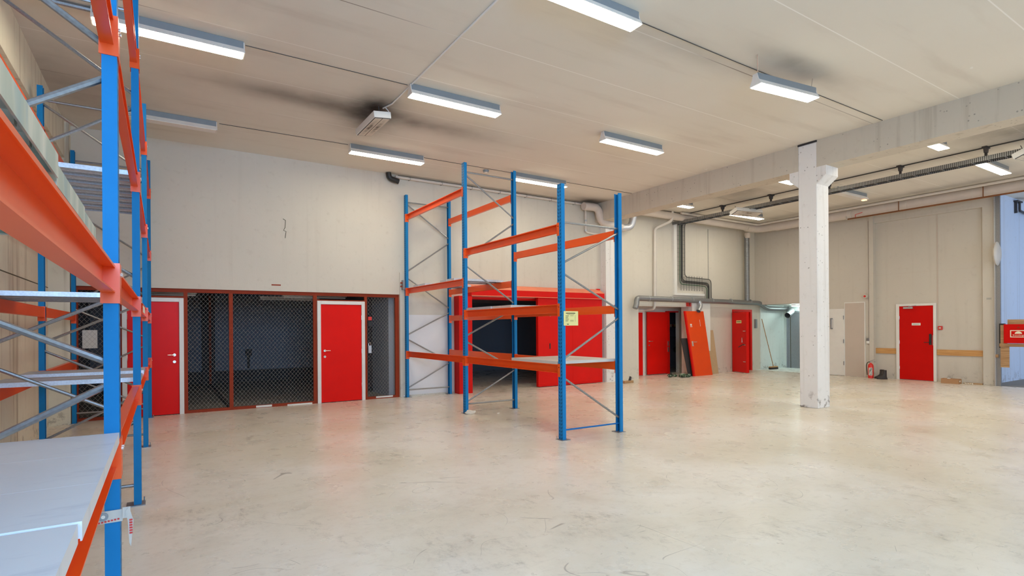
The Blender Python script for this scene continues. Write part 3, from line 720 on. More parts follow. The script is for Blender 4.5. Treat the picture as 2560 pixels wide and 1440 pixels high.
# ------------------------------------------------------------------ racks
def rack(name, label, xf, sg, depth, frames, beams, group=None):
    """xf: aisle face plane; sg: direction the aisle lies (+1/-1); depth to the rear face"""
    t = thing(name, (xf - sg * depth / 2, frames[0][0], 0), label, 'rack', group)
    xr = xf - sg * depth
    def post(x, dirn, y, h, plates=True):
        b = MB(); T = .012 ; D = .058; Y = .1
        # C section open towards the inside of the frame; local x=0 is the aisle-side face
        pr = [(0, 0), (0, Y), (-dirn * D, Y), (-dirn * D, Y - .02), (-dirn * (D - .004), Y - .02), (-dirn * (D - .004), Y - .004), (-dirn * .004, Y - .004), (-dirn * .004, .004), (-dirn * (D - .004), .004), (-dirn * (D - .004), .02), (-dirn * D, .02), (-dirn * D, 0)]
        b.prism([(px, py, 0.008) for px, py in pr], (0, 0, h))
        o = b.build('post', 'post', t, local=True); o.location = Vector((x, y, 0)) - t.location
        MB().box(-dirn * -.03, -dirn * .115, -.03, .13, 0, .008).build('foot_plate', 'galv_dark', o, local=True)
        MB().tube([(dirn * .02, .115, .008), (dirn * .02, .115, .045)], .008, 6).build('anchor_bolt', 'chrome', o, local=True)
        return o
    for (y, h, mir, low) in frames:
        post(xf, sg, y, h); post(xr, -sg, y, h)
        a, c = (xf - sg * .04, xr + sg * .04)
        if mir: a, c = c, a          # a: side whose nodes are .2, 1.4, 2.85 ...
        ym = y + .05
        def brace(x0, z0, x1, z1, mat='brace', r=.016):
            MB().tube([(x0, ym, z0), (x1, ym, z1)], r, 8).build('brace', mat, t, True)
        if not low:
            brace(a, .175, c, .175); brace(a, 4.53, c, 4.53)
            for p, q in (((a, .21), (c, .76)), ((c, .79), (a, 1.35)), ((a, 1.45), (c, 1.97)), ((c, 2.09), (a, 2.78)), ((a, 2.92), (c, 3.65)), ((c, 3.77), (a, 4.49))):
                brace(p[0], p[1], q[0], q[1])
        else:
            brace(a, .135, c, .13, 'post_plain', .012); brace(a, 3.1, c, 3.1)
            for p, q in (((a, .89), (c, .22)), ((c, 1.73), (a, 1.14)), ((a, 2.38), (c, 1.87)), ((c, 3.03), (a, 2.51))): brace(p[0], p[1], q[0], q[1])
    for (side, y0, y1, zt) in beams:
        o_ = 1 if side == 'f' else -1
        x = xf if side == 'f' else xr
        s = sg * o_                                  # outward direction
        xa = x - s * .012; hB, wB, T = .125, .052, .006
        # C profile opening outwards
        pr = [(xa, zt), (xa, zt - .012), (xa - s * .004, zt - .012), (xa - s * .004, zt - T), (xa - s * (wB - T), zt - T), (xa - s * (wB - T), zt - hB + T), (xa - s * .0, zt - hB + T), (xa, zt - hB), (xa - s * wB, zt - hB), (xa - s * wB, zt)]
        bo = MB().prism([(px, y0 + .1, pz) for px, pz in pr], (0, y1 - y0 - .1, 0)).build('beam', 'orange', t)
        for yc, d in ((y0 + .1, 1), (y1, -1)):
            e = MB().box(min(x + s * .006, x - s * .068), max(x + s * .006, x - s * .068), min(yc, yc + d * .006), max(yc, yc + d * .006), zt - .175, zt + .01)
            e.box(min(x, x + s * .006), max(x, x + s * .006), min(yc, yc - d * .045), max(yc, yc - d * .045), zt - .175, zt + .01)
            e.build('end_connector', 'orange', bo)
            MB().lathe([(.009, 0), (.009, .008)], (x + s * .006, yc - d * .025, zt - .04), 8, 'x').build('safety_pin', 'chrome', bo)
    return t

YC = (6.17, 9.12, 12.04)
bm = []
for side in 'fr':
    bm += [(side, YC[0], YC[1], z) for z in (1.07, 1.93, 3.08)]
    bm += [(side, YC[1], YC[2], z) for z in ((1.07, 2.53, 4.24) if side == 'f' else (1.08, 1.9, 2.53, 4.24))]
center = rack('pallet_rack', 'free standing empty blue and orange pallet rack in the middle of the hall', 4.765, -1, 1.155,
              [(YC[0], 3.63, False, True), (YC[1], 4.69, False, False), (YC[2], 4.69, False, False)], bm)
YL = (.16, 3.12, 6.08, 9.02, 11.99)
LV = (1.09, 1.9, 3.04, 4.17)
bm = []
for i in range(4):
    for k, z in enumerate(LV):
        if not (k == 3 and i == 0): bm.append(('f', YL[i], YL[i + 1], z))
        bm.append(('r', YL[i], YL[i + 1], z))
left = rack('pallet_rack', 'long blue and orange pallet rack along the left wall, nearest the camera', -.17, 1, 1.145,
            [(YL[0], 4.69, False, False), (YL[1], 4.69, False, False), (YL[2], 4.69, True, False), (YL[3], 4.69, True, False), (YL[4], 4.69, False, False)], bm)

# shelf panels
def panel(wd, L, mat='deck', ribs=True):
    t = thing('shelf_panel', (0, 0, 0), '', 'shelf panel')
    h = .042
    b = MB().box(-L / 2, L / 2, -wd / 2, wd / 2, h - .003, h)
    b.box(-L / 2, L / 2, -wd / 2, -wd / 2 + .003, 0, h - .003).box(-L / 2, L / 2, wd / 2 - .003, wd / 2, 0, h - .003)
    b.box(-L / 2, L / 2, -wd / 2 + .003, -wd / 2 + .02, 0, .003).box(-L / 2, L / 2, wd / 2 - .02, wd / 2 - .003, 0, .003)
    b.build('sheet', mat, t, local=True)
    if ribs:
        r = MB()
        for f in (-.25, 0, .25): r.prism([(-L / 2 + .02, wd * f - .018, h - .003), (-L / 2 + .02, wd * f - .008, h - .022), (-L / 2 + .02, wd * f + .008, h - .022), (-L / 2 + .02, wd * f + .018, h - .003)], (L - .04, 0, 0))
        r.build('stiffening_rib', mat, t, local=True)
    for q in (-1, 1): MB().box(min(q * L / 2, q * (L / 2 + .004)), max(q * L / 2, q * (L / 2 + .004)), -wd / 2, wd / 2, -.006, h).build('end_flange', mat, t, local=True)
    return t
pcache = {}
def shelf(y0, y1, z, x0, x1, label, group, mat='deck'):
    k = (round(y1 - y0, 3), round(x1 - x0, 3), mat)
    o = dup(pcache[k]) if k in pcache else pcache.setdefault(k, panel(y1 - y0, x1 - x0, mat))
    o.location = ((x0 + x1) / 2, (y0 + y1) / 2, z); o['label'] = label; o['group'] = group
    return o
XLf, XLr = -.185, -1.30
G = 'shelf panels on the left rack'
ORD = ['first', 'second', 'third', 'fourth', 'fifth', 'sixth', 'seventh', 'eighth']
for i, (a, b) in enumerate(((2.602, 3.09), (2.111, 2.601), (1.705, 2.11))):
    shelf(a, b, LV[0] + .001, XLr, XLf + .012, ['pale grey shelf panel at the far edge of the lowest near deck', 'pale grey shelf panel second from the far edge of the lowest near deck', 'dusty pale shelf panel beside the dark gap in the lowest near deck'][i], G, 'deckpaint')
for i, (a, b) in enumerate(((1.20, 1.685), (.71, 1.195))):
    shelf(a, b, LV[0] + .001, XLr - .01, XLf + .006, ['grey shelf panel in the lower left corner, near side of the dark gap', 'grey shelf panel nearest the camera at the bottom left'][i], G, 'deckpaint')
for i, (a, b, dz) in enumerate(((1.955, 2.30, 0), (1.46, 1.95, .004), (.95, 1.44, .016), (.45, .94, .016))):
    shelf(a, b, LV[1] + .001 + dz, XLr, XLf - .005 + (0, .004, .009, .009)[i], ['greenish shelf panel edge', 'greenish shelf panel edge', 'greenish shelf panel edge', 'greenish shelf panel edge'][i] + ' on the eye-level near beam, %s from its far end' % ORD[i], G, 'deckgreen')
for i in range(7): shelf(6.2 + i * .3, 6.495 + i * .3, LV[2] + .001, XLr, XLf - .005, '%s ribbed shelf panel from the camera on the high third level of the left rack' % ORD[i], G)
for i in range(4): shelf(6.19 + i * .3, 6.485 + i * .3, LV[1] + .001, XLr, XLf - .005, '%s ribbed shelf panel from the camera on the second level of the left rack' % ORD[i], G)
for i, a in enumerate((6.62, 6.93, 7.75, 8.06)): shelf(a, a + .295, LV[0] + .001, XLr, XLf - .005, '%s loose shelf panel from the camera on the lowest far level of the left rack' % ORD[i], G)
G = 'shelf panels on the centre rack'
XA, XB = 4.785, 5.90
for i, a in enumerate((6.30, 6.61, 6.92, 7.23)): shelf(a, a + .305, 1.071, XA, XB, '%s pale shelf panel from the near end of the centre rack lowest level' % ORD[i], G, 'deckwarm')
for i, a in enumerate((8.2, 8.5, 8.8)): shelf(a, a + .295, 1.931, XA, XB, '%s steel shelf panel in the far group on the centre rack second level' % ORD[i], G)
for i, a in enumerate((7.6, 7.9)): shelf(a, a + .295, 1.931, XA + .03, XB - .03, '%s pale set-back shelf panel on the centre rack second level' % ORD[i], G, 'deckwarm')
for i, a in enumerate((9.6, 9.95, 11.0, 11.35)): shelf(a, a + .295, 2.531, XA, XB, '%s steel shelf panel on the centre rack far bay, counted from the camera' % ORD[i], G)

# beam label strip
bl = MB().box(-.176, -.174, 7.1, 7.9, 1.795, 1.87).build('beam_label', 'paper'); tag(bl, 'white label strip stuck on the left rack second-level beam', 'label')
# yellow notice on the front frame
nz = thing('load_notice', (4.9, 6.16, 1.63), 'yellow load notice sheet fixed to the near post of the centre rack', 'notice')
MB().box(4.785, 5.045, 6.158, 6.163, 1.625, 1.83).build('sheet', 'yellow', nz)
tx = MB().box(4.83, 4.99, 6.156, 6.158, 1.795, 1.807)
tx.box(4.82, 4.83, 6.156, 6.158, 1.797, 1.803).box(4.85, 4.97, 6.156, 6.158, 1.780, 1.784)
for i in range(6):
    z = 1.762 - i * .0155; tx.box(4.815, 4.875 - .008 * (i % 3), 6.156, 6.158, z, z + .005)
    tx.box(4.985, 4.995, 6.156, 6.158, z, z + .004)
    if i in (0, 4, 5): tx.box(4.90, 4.96, 6.156, 6.158, z, z + .004)
tx.box(4.84, 4.875, 6.156, 6.158, 1.64, 1.65)
tx.build('lettering', 'ink', nz)
# tape and washer on near post
tp = thing('tape_strip', (-.2, 3.1, .75), 'clear tape with red print and a steel washer wrapped round the nearest post', 'tape')
MB().box(-.255, -.16, 3.112, 3.117, .72, .775).box(-.16, -.13, 3.10, 3.104, .735, .785).build('tape_band', 'tape', tp)
MB().prism([(-.135, 3.10, .785), (-.118, 3.10, .72), (-.128, 3.10, .60), (-.135, 3.10, .62), (-.14, 3.10, .72), (-.15, 3.10, .765)], (0, -.003, 0)).build('loose_end', 'tape', tp)
rr = MB().lathe([(.019, 0), (.019, .004)], (-.232, 3.106, .752), 18, 'y').build('washer', 'galv_dark', tp, True)
MB().lathe([(.008, -.001), (.008, 0)], (-.232, 3.106, .752), 12, 'y').build('washer_hole', 'paper', rr, True)
q = MB()
for k in range(7): q.box(-.252 + k * .012, -.244 + k * .012, 3.110, 3.112, .722 + k * .0012, .729 + k * .0012)
for k in range(6): q.box(-.134, -.122, 3.095, 3.097, .66 + k * .012, .668 + k * .012)
q.build('red_print', 'redink', tp)

# ------------------------------------------------------------------ pipes on the back wall
def pipe(name, label, cat, paths, mat, n=14, group=None):
    """paths: list of (part name, path, radius, bend, material)"""
    t = thing(name, paths[0][1][0], label, cat, group)
    for nm, path, r, bend, m in paths: MB().tube(path, r, n, bend, cap=nm != 'branch_bend').build(nm, m, t, True)
    return t
pipe('wall_pipe', 'thin white pipe under the ceiling with black elbow at its left end', 'pipe',
     [('pipe_run', [(4.55, 12.12, 5.10), (10.23, 12.12, 5.10), (10.23, 12.12, 4.32), (10.8, 12.12, 4.28)], .03, .08, 'whitepipe'),
      ('black_elbow', [(4.38, 12.1, 5.16), (4.40, 12.1, 5.04), (4.62, 12.1, 4.99)], .062, .12, 'black'),
      ('cable', [(4.6, 12.08, 5.13), (10.2, 12.08, 5.13)], .006, 0, 'cable')], 'whitepipe')
for i in range(7): MB().box(4.9 + i * .82, 4.912 + i * .82, 12.085, 12.2, 5.065, 5.145).build('pipe_clip', 'cablegrey', bpy.data.objects['wall_pipe'])
for i in (0, 1): MB().lathe([(.036, 0), (.036, .05)], (10.23, 12.12, 4.62 - i * .28), 12).build('bright_collar', 'galv', bpy.data.objects['wall_pipe'], True)
pipe('duct_bend', 'fat cream insulated duct bending down and passing under the beam', 'duct',
     [('jacket', [(10.0, 11.93, 5.0), (10.55, 11.93, 5.02), (10.62, 11.93, 4.62), (11.55, 11.93, 4.52)], .11, .3, 'insul'),
      ('foil_elbow', [(11.4, 11.93, 4.52), (11.78, 11.88, 4.56), (11.80, 11.80, 4.88)], .105, .28, 'deck')], 'insul')
pipe('ceiling_duct', 'fat cream insulated duct following the ceiling round the far corner', 'duct',
     [('jacket', [(11.70, 11.75, 5.045), (17.2, 11.75, 5.04)], .112, 0, 'insul'), ('corner_bend', [(17.15, 11.75, 5.03), (17.8, 11.75, 5.02), (17.8, 11.0, 5.01)], .13, .6, 'insul'), ('jacket', [(17.8, 11.05, 5.01), (17.8, -3.9, 4.99)], .142, 0, 'insul')] +
     [('joint_band', [(17.8, y, 5.0), (17.8, y - .02, 5.0)], .146, 0, 'whitepipe') for y in (10.2, 8.6, 7.1, 5.6, 4.4)], 'insul', 18)
pipe('ceiling_pipe', 'thin cream pipe above the fat duct along the ceiling', 'pipe',
     [('pipe_run', [(13.6, 11.55, 5.12), (17.5, 11.55, 5.12), (17.5, -3.9, 5.12)], .036, .1, 'whitepipe')], 'whitepipe')
MB().lathe([(.16, 0), (.16, .12)], (17.8, 8.55, 5.0), 16, 'y').build('duct_clamp', 'whitepipe', bpy.data.objects['ceiling_duct'], True)
pipe('gas_pipe', 'rusty orange pipe running under the fat duct on the right wall', 'pipe',
     [('pipe_run', [(17.62, 8.62, 4.83), (17.62, -3.9, 4.82)], .022, 0, 'copper'), ('valve', [(17.62, 8.4, 4.83), (17.62, 8.4, 4.93), (17.60, 8.2, 4.96)], .01, 0, 'redink'),
      ('drop', [(17.63, 8.66, 4.83), (17.7, 8.7, 4.95)], .02, 0, 'whitepipe')], 'copper', 8)
for y in (7.25, 5.35): MB().box(17.615, 17.625, y - .01, y + .01, 4.82, 5.15).build('pipe_hanger', 'copper', bpy.data.objects['gas_pipe'])
pipe('down_pipe', 'cream pipe dropping down the wall left of the cable run', 'pipe',
     [('pipe_run', [(13.36, 11.70, 5.165), (13.34, 11.70, 4.88), (13.02, 12.1, 4.68), (13.02, 12.13, 2.30)], .045, .1, 'whitepipe'),
      ('thin_pipe', [(13.16, 12.16, 4.7), (13.14, 12.16, 2.6)], .016, 0, 'whitepipe'),
      ('lower_bend', [(13.02, 12.13, 2.45), (13.02, 12.13, 2.16), (13.02, 12.6, 2.14), (12.5, 12.75, 2.12)], .042, .12, 'whitepipe')], 'whitepipe')
gd = pipe('galvanised_duct', 'grey galvanised duct with drop bends running above the doorways', 'duct',
     [('main_duct', [(12.02, 11.98, 2.16), (12.08, 11.98, 2.28), (12.12, 12.0, 2.47), (18.3, 12.0, 2.43), (18.62, 11.95, 2.24), (20.08, 11.9, 2.23)], .082, .16, 'galv_dark'),
      ('branch_bend', [(14.9, 12.0, 2.47), (14.98, 11.93, 2.3), (14.80, 11.9, 2.10)], .07, .13, 'galv'),
      ('branch_bend', [(19.95, 11.9, 2.23), (19.7, 11.6, 2.15), (19.2, 11.5, 1.98)], .10, .2, 'galv')], 'galv', 16)
for x in (12.6, 13.6, 14.6, 15.6, 16.6, 17.7): MB().lathe([(.086, 0), (.086, .025)], (x, 12.0, 2.465), 16, 'x').build('duct_collar', 'galv', gd, True)
vd = thing('spiral_duct', (17.55, 12.0, 2.5), 'vertical galvanised spiral duct near the far corner', 'duct')
pf = []
z = 2.5
while z < 4.78: pf += [(.085, z), (.085, z + .045), (.090, z + .05), (.090, z + .058)]; z += .063
MB().lathe(pf, (17.55, 12.0, 0), 20).build('spiral_pipe', 'galv_dark', vd, True)
MB().lathe([(.09, 4.72), (.11, 4.82), (.10, 4.9)], (17.55, 11.97, 0), 16).build('top_collar', 'insul', vd, True)

# cable run
ct = thing('cable_trunking', (14.0, 12.17, 2.65), 'white L shaped cable trunking on the wall beside the dark cables', 'trunking')
MB().box(13.93, 14.06, 12.13, 12.2, 2.69, 5.05).build('vertical_trunk', 'white', ct); MB().box(13.93, 15.42, 12.13, 12.2, 2.62, 2.69).build('horizontal_trunk', 'white', ct)
cr = thing('wall_cable_run', (14.3, 12.15, 3.0), 'bundle of dark and green cables turning down the wall', 'cables')
for i in range(13):
    o = i * .030
    m = 'cable' if i in (6, 7, 8, 12) else ('cablegreen' if i == 4 else 'cablegrey')
    x0 = 14.10 + o; zc = 2.86 + o * 1.0; x1 = 15.45 + o * .95
    MB().tube([(x0 + .02, 12.1, 5.02), (x0, 12.15, 4.9), (x0, 12.16, zc), (x1, 12.16, zc - .03), (x1, 12.16, 2.42)], .012 if m != 'cablegrey' else .006, 6, .16).build('cable', m, cr, True)
r = MB()
for i in range(12): r.box(14.07, 14.5, 12.175, 12.183, 3.3 + i * .14, 3.308 + i * .14)
for i in range(9): r.box(14.3 + i * .13, 14.308 + i * .13, 12.175, 12.183, 2.78, 3.27)
r.build('tray_wires', 'iron', cr)
# hanging cable tray
tr = thing('cable_tray', (14.0, 8, 4.9), 'long galvanised cable tray hung from the ceiling beyond the beam', 'cable tray')
for x in (13.88, 14.12): MB().box(x - .006, x + .006, -3.5, 12.15, 4.875, 4.96).build('side_rail', 'tray', tr)
r = MB()
for i in range(60): r.box(13.88, 14.12, -3.4 + i * .26, -3.38 + i * .26, 4.885, 4.90)
r.build('rungs', 'galv_dark', tr)
for i, x in enumerate((13.92, 13.97, 14.03, 14.08)): MB().tube([(x, 12.1, 4.92), (x, -3.5, 4.915)], .014, 6).build('tray_cable', 'cable', tr, True)
for y in (10.36, 8.83, 7.28, 5.72, 4.2, 2.7): 
    MB().box(13.98, 14.02, y - .02, y + .02, 4.89, CZ).prism([(13.93, y - .025, CZ - .03), (14.07, y - .025, CZ - .03), (14.04, y - .025, CZ - .12), (13.96, y - .025, CZ - .12)], (0, .05, 0)).box(13.9, 14.1, y - .04, y + .04, CZ - .03, CZ).build('hanger', 'iron', tr)
wire('ceiling_cable', 'black cable along the ceiling above the hanging cable tray', 'cable', [(14.0, 12.1, CZ - .012), (14.0, -3.5, CZ - .012)], .012, 'cable')
sw = thing('warning_beacon', (14.75, 12.12, 2.33), 'small red alarm box at the top left of the white pier', 'alarm')
MB().box(14.56, 14.67, 12.08, 12.2, 2.26, 2.40).build('box', 'alarm', sw, bevel=.008); MB().box(14.575, 14.6, 12.07, 12.08, 2.28, 2.38).build('dark_slot', 'rubber', sw)

# ------------------------------------------------------------------ leaning things
def lean(x0, x1, yb, yt, h, th, side=0):
    """board whose foot is at yb and head at yt (leaning back), sideways slip `side` at the top"""
    L = math.hypot(h, yt - yb)
    a = Matrix(((1, 0, side / L, x0), (0, math.cos(math.atan2(yt - yb, h)), math.sin(math.atan2(yt - yb, h)), yb), (0, -math.sin(math.atan2(yt - yb, h)), math.cos(math.atan2(yt - yb, h)), 0), (0, 0, 0, 1)))
    return a, L
od = thing('loose_door', (14.8, 11.8, 0), 'bright orange loose door leaning against the white pier', 'door')
A, L = lean(14.43, 15.3, 11.74, 11.98, 2.10, .045, -.14)
wd = .86
lf = MB().box(0, wd, 0, .045, .0, L, A).build('door_leaf', 'orangedoor', od)
MB().box(-.065, 0, -.004, .05, .0, L, A).build('door_edge_frame', 'redfire', od)
MB().box(.10, .20, -.002, 0, L - .52, L - .50, A).box(.11, .19, -.002, 0, L - .48, L - .42, A).build('sticker', 'paper', lf)
MB().tube([A @ Vector(p) for p in ((.10, 0, 1.10), (.10, -.05, 1.10), (.25, -.05, 1.10))], .01, 8).build('door_handle', 'chrome', lf)
MB().box(.06, .13, -.006, 0, .97, 1.13, A).build('lock_plate', 'chrome', lf)
MB().box(.60, .61, -.002, 0, L - .50, L - .28, A).build('scratch', 'paper', lf)
A, L = lean(15.4, 16.2, 11.95, 12.14, 1.47, .012, -.03)
fb = MB().box(-.1, .48, 0, .014, 0, L, A).build('fibreboard', 'mdf'); tag(fb, 'tan fibreboard sheet leaning behind the orange door', 'board')
A, L = lean(14.3, 14.5, 11.86, 12.0, 1.22, .012, -.18)
bb = MB().box(-.05, .34, 0, .02, 0, L, A).build('dark_board', 'rubber'); tag(bb, 'narrow black board leaning left of the orange door', 'board')
# broom
br = thing('broom', (19.0, 11.9, 0), 'long handled broom with black head leaning in the corner niche', 'broom')
MB().tube([(18.95, 11.90, .10), (18.62, 12.14, 1.86)], .014, 8).build('handle', 'oldwood', br, True)
MB().box(18.72, 19.18, 11.86, 11.94, .075, .115).build('head', 'wood', br, bevel=.006); MB().box(18.73, 19.17, 11.85, 11.95, .006, .08).build('bristles', 'rubber', br)
cp = MB().box(18.17, 18.27, 12.14, 12.2, 1.52, 1.85).build('control_panel', 'galv_dark'); 
tag(cp, 'grey control panel on the wall beside the red steel door', 'panel')
cp.location = (.08, 0, 0)

# gloves/bag, wood block, boots
gv = thing('work_glove', (13.6, 12.0, 0), 'dark green camouflage glove lying left of its pair on the floor', 'glove', 'camouflage work gloves')
for i, (x, y, s) in enumerate(((13.62, 12.05, 1), (13.78, 12.0, .8), (13.50, 11.97, .7))): MB().blob((x, y, .055 * s), (.11 * s, .07 * s, .065 * s), i, .12).build(('palm', 'cuff', 'fingers')[i], 'camo', gv, True)
gv = thing('work_glove', (13.85, 11.75, 0), 'dark green camouflage glove nearest the orange door foot', 'glove', 'camouflage work gloves')
for i, (x, y, s) in enumerate(((13.80, 11.70, 1.1), (13.98, 11.66, .95), (13.90, 11.85, 1.0), (14.1, 11.78, .7))): MB().blob((x, y, .055 * s), (.11 * s, .08 * s, .065 * s), i + 5, .12).build(('palm', 'cuff', 'fingers', 'thumb')[i], 'camo', gv, True)
wb = thing('wood_offcut', (11.2, 11.45, 0), 'small wood offcut with a grey clip on the floor by the corner', 'wood')
MB().box(11.02, 11.36, 11.40, 11.50, 0, .07).build('block', 'oldwood', wb, bevel=.006); MB().prism([(11.22, 11.44, .07), (11.30, 11.44, .07), (11.32, 11.44, .17), (11.27, 11.44, .19)], (0, .03, 0)).build('grey_clip', 'iron', wb)
rk = MB().blob((4.83, 9.06, .03), (.10, .05, .045), 3, .25).build('plaster_lump', 'plaster'); tag(rk, 'crumbled plaster lump at the foot of the centre rack middle post', 'rubble')
sm = MB().blob((5.25, 8.75, .012), (.03, .02, .015), 4, .25).build('plaster_crumb', 'plaster'); tag(sm, 'tiny plaster crumb on the floor under the centre rack', 'rubble')
pt = MB().prism([(16.55, 11.45, .001), (16.9, 11.35, .001), (17.15, 11.42, .001), (16.95, 11.5, .001), (16.6, 11.55, .001)], (0, 0, .01)).build('paint_flakes', 'plaster'); tag(pt, 'pale flakes on the floor under the heavy red steel door', 'debris')

# ------------------------------------------------------------------ right wall fittings
pn = thing('cover_panel', (XR, 8.77, 0), 'greige cover board sealing the opening beside the white door', 'board')
MB().box(XR - .012, XR, 8.47, 9.06, 0, 2.31).build('board', 'greige', pn)
z = MB().box(XR - .02, XR, 8.455, 8.48, 0, 2.325).box(XR - .02, XR, 9.055, 9.07, 0, 2.325).box(XR - .02, XR, 8.48, 9.055, 2.30, 2.325).build('filler_bead', 'white', pn)
si = thing('alarm_sounder', (XR - .05, 8.43, 2.49), 'round white alarm sounder with a red centre high on the wall', 'alarm')
MB().lathe([(.065, -.09), (.08, -.04), (.08, 0)], (XR, 8.43, 2.49), 20, 'x').build('body', 'mirror', si, True); MB().lathe([(.028, -.11), (.034, -.09)], (XR, 8.43, 2.49), 14, 'x').build('red_centre', 'alarm', si, True)
wire('wall_cable', 'thin cable dropping down the wall past the sounder to the switch', 'cable', [(XR - .01, 8.37, 4.8), (XR - .01, 8.37, 1.2)], .01, 'whitepipe')
sb = thing('wall_switch', (XR - .03, 8.36, 1.1), 'small grey and white surface switch above the fire extinguisher', 'switch')
MB().box(XR - .06, XR, 8.32, 8.41, 1.12, 1.21).build('grey_cover', 'galv_dark', sb, bevel=.01); MB().box(XR - .055, XR, 8.32, 8.41, 1.04, 1.12).build('white_box', 'white', sb, bevel=.006)
for y0_, y1_, lb in ((7.645, 8.2, 'short pine rubbing board left of the right exit door'), (5.585, 6.635, 'long pine rubbing board right of the exit door')):
    b_ = MB().box(XD - .03, XD, y0_, y1_, .745, .905).build('rubbing_board', 'wood'); tag(b_, lb, 'board', 'pine boards on the right wall')
cpn = thing('call_point', (XD - .03, 6.53, 1.51), 'small red fire call point right of the exit door', 'call point')
MB().box(XD - .05, XD, 6.5, 6.6, 1.46, 1.56).build('box', 'alarm', cpn, bevel=.004); MB().box(XD - .054, XD - .05, 6.525, 6.575, 1.49, 1.53).build('glass', 'mirror', cpn)
# fire extinguisher
ex = thing('fire_extinguisher', (18.1, 8.15, 0), 'red fire extinguisher with black hose standing against the right wall', 'fire extinguisher')
cx_, cy_ = 18.05, 8.2
MB().lathe([(.065, 0), (.075, .01), (.075, .37), (.06, .42), (.025, .45), (.02, .47)], (cx_, cy_, 0), 22).build('cylinder', 'alarm', ex, True)
MB().tube([(cx_, cy_, .46), (cx_, cy_, .50)], .018, 10).build('valve', 'chrome', ex, True)
MB().box(cx_ - .012, cx_ + .012, cy_ - .13, cy_ + .02, .495, .505).prism([(cx_ - .01, cy_ + .01, .51), (cx_ - .01, cy_ - .10, .56), (cx_ - .01, cy_ - .10, .57), (cx_ - .01, cy_ + .01, .525)], (.02, 0, 0)).build('handle', 'galv_dark', ex)
MB().tube([(cx_, cy_ + .02, .49), (cx_, cy_ + .09, .48), (cx_, cy_ + .125, .38), (cx_, cy_ + .11, .2), (cx_ - .03, cy_ + .085, .10)], .011, 8, .04).build('hose', 'black', ex, True)
# label bent round the front
Lb = MB(); a0 = math.atan2(-cy_, -cx_)
def arc(a, z): return (cx_ + math.cos(a) * .077, cy_ + math.sin(a) * .077, z)
vs = [[Lb.b.verts.new(arc(a0 - .75 + 1.3 * i / 6, z)) for i in range(7)] for z in (.09, .32)]
for i in range(6): Lb.b.faces.new((vs[0][i], vs[0][i + 1], vs[1][i + 1], vs[1][i]))
lbo = Lb.build('label_sheet', 'paper', ex)
Lt = MB()
for k in range(7):
    z0 = .105 + k * .03
    vs = [[Lt.b.verts.new((cx_ + math.cos(a0 - .6 + 1.0 * i / 5) * .0785, cy_ + math.sin(a0 - .6 + 1.0 * i / 5) * .0785, z)) for i in range(6)] for z in (z0, z0 + (.018 if k > 2 else .012))]
    for i in range(6 - 1):
        if (i * 7 + k * 3) % 5: Lt.b.faces.new((vs[0][i], vs[0][i + 1], vs[1][i + 1], vs[1][i]))
Lt.build('label_print', 'ink', lbo)
# boots
def boot(x, y, rz, label):
    t = thing('work_boot', (0, 0, 0), label, 'boot', 'pair of worn work boots')
    b = MB(); prof = [(0, .26, .055, .05), (.0, .20, .055, .05), (-.005, .13, .06, .052), (-.03, .085, .085, .052), (-.06, .05, .125, .055), (-.06, .022, .13, .055)]
    rings = []
    for cyy, zz, ly, lx in prof: rings.append([b.b.verts.new((math.cos(2 * math.pi * i / 16) * lx, cyy + math.sin(2 * math.pi * i / 16) * ly, zz)) for i in range(16)])
    for p, q_ in zip(rings, rings[1:]):
        for k in range(16): b.b.faces.new((p[k], p[(k + 1) % 16], q_[(k + 1) % 16], q_[k]))
    b.b.faces.new(rings[-1])
    b.build('upper', 'leather', t, True, local=True)
    s_ = MB(); ring = [(math.cos(2 * math.pi * i / 18) * .058, -.06 + math.sin(2 * math.pi * i / 18) * .137, 0) for i in range(18)]
    s_.prism(ring, (0, 0, .028)).build('sole', 'rubber', t, local=True)
    MB().lathe([(.050, .255), (.058, .262), (.050, .27), (.04, .262)], (0, 0, 0), 16).build('collar', 'rubber', t, True, local=True)
    MB().tube([(-.03, -.055, .15), (.03, -.06, .17), (-.03, -.05, .19), (.03, -.052, .21), (-.02, -.05, .23)], .004, 5).build('lace', 'cablegrey', t, True, local=True)
    t.location = (x, y, 0); t.rotation_euler = (0, 0, rz); return t
boot(18.13, 7.93, math.radians(200), 'worn dark work boot beside the fire extinguisher')
boot(17.99, 7.80, math.radians(206), 'worn dark work boot farther from the fire extinguisher, nearer the red exit door')
# cardboard box
cb = thing('cardboard_box', (18.1, 6.2, 0), 'low open brown cardboard box on the floor by the right wall', 'box')
bx = MB(); X0, X1, Y0, Y1, H = 18.02, 18.22, 6.02, 6.42, .13
bx.box(X0, X1, Y0, Y1, 0, .005).box(X0, X0 + .005, Y0 + .005, Y1 - .005, .005, H).box(X1 - .005, X1, Y0 + .005, Y1 - .005, .005, H).box(X0, X1, Y0, Y0 + .005, .005, H).box(X0, X1, Y1 - .005, Y1, .005, H).build('tray', 'cardboard', cb)
MB().box(X0 + .05, X0 + .12, Y0 - .002, Y0, .05, .09).build('box_label', 'paper', cb)
MB().blob((18.1, 6.27, .12), (.035, .04, .03), 8, .3).build('crumpled_paper', 'paper', cb); 
dbs = MB()
for i in range(7): dbs.blob((18.15 + random.uniform(-.04, .04), 5.92 - i * .028, .02), (.02, .018, .022), 20 + i, .3, 1)
dbs = dbs.build('plaster_debris', 'plaster'); tag(dbs, 'heap of white plaster crumbs right of the cardboard box', 'debris', kind='stuff')
rl = MB().box(XR - .0, XR + .07, 5.6, 6.0, .0, .03).build('floor_batten', 'oldwood'); tag(rl, 'thin dirty batten along the foot of the right wall', 'batten')
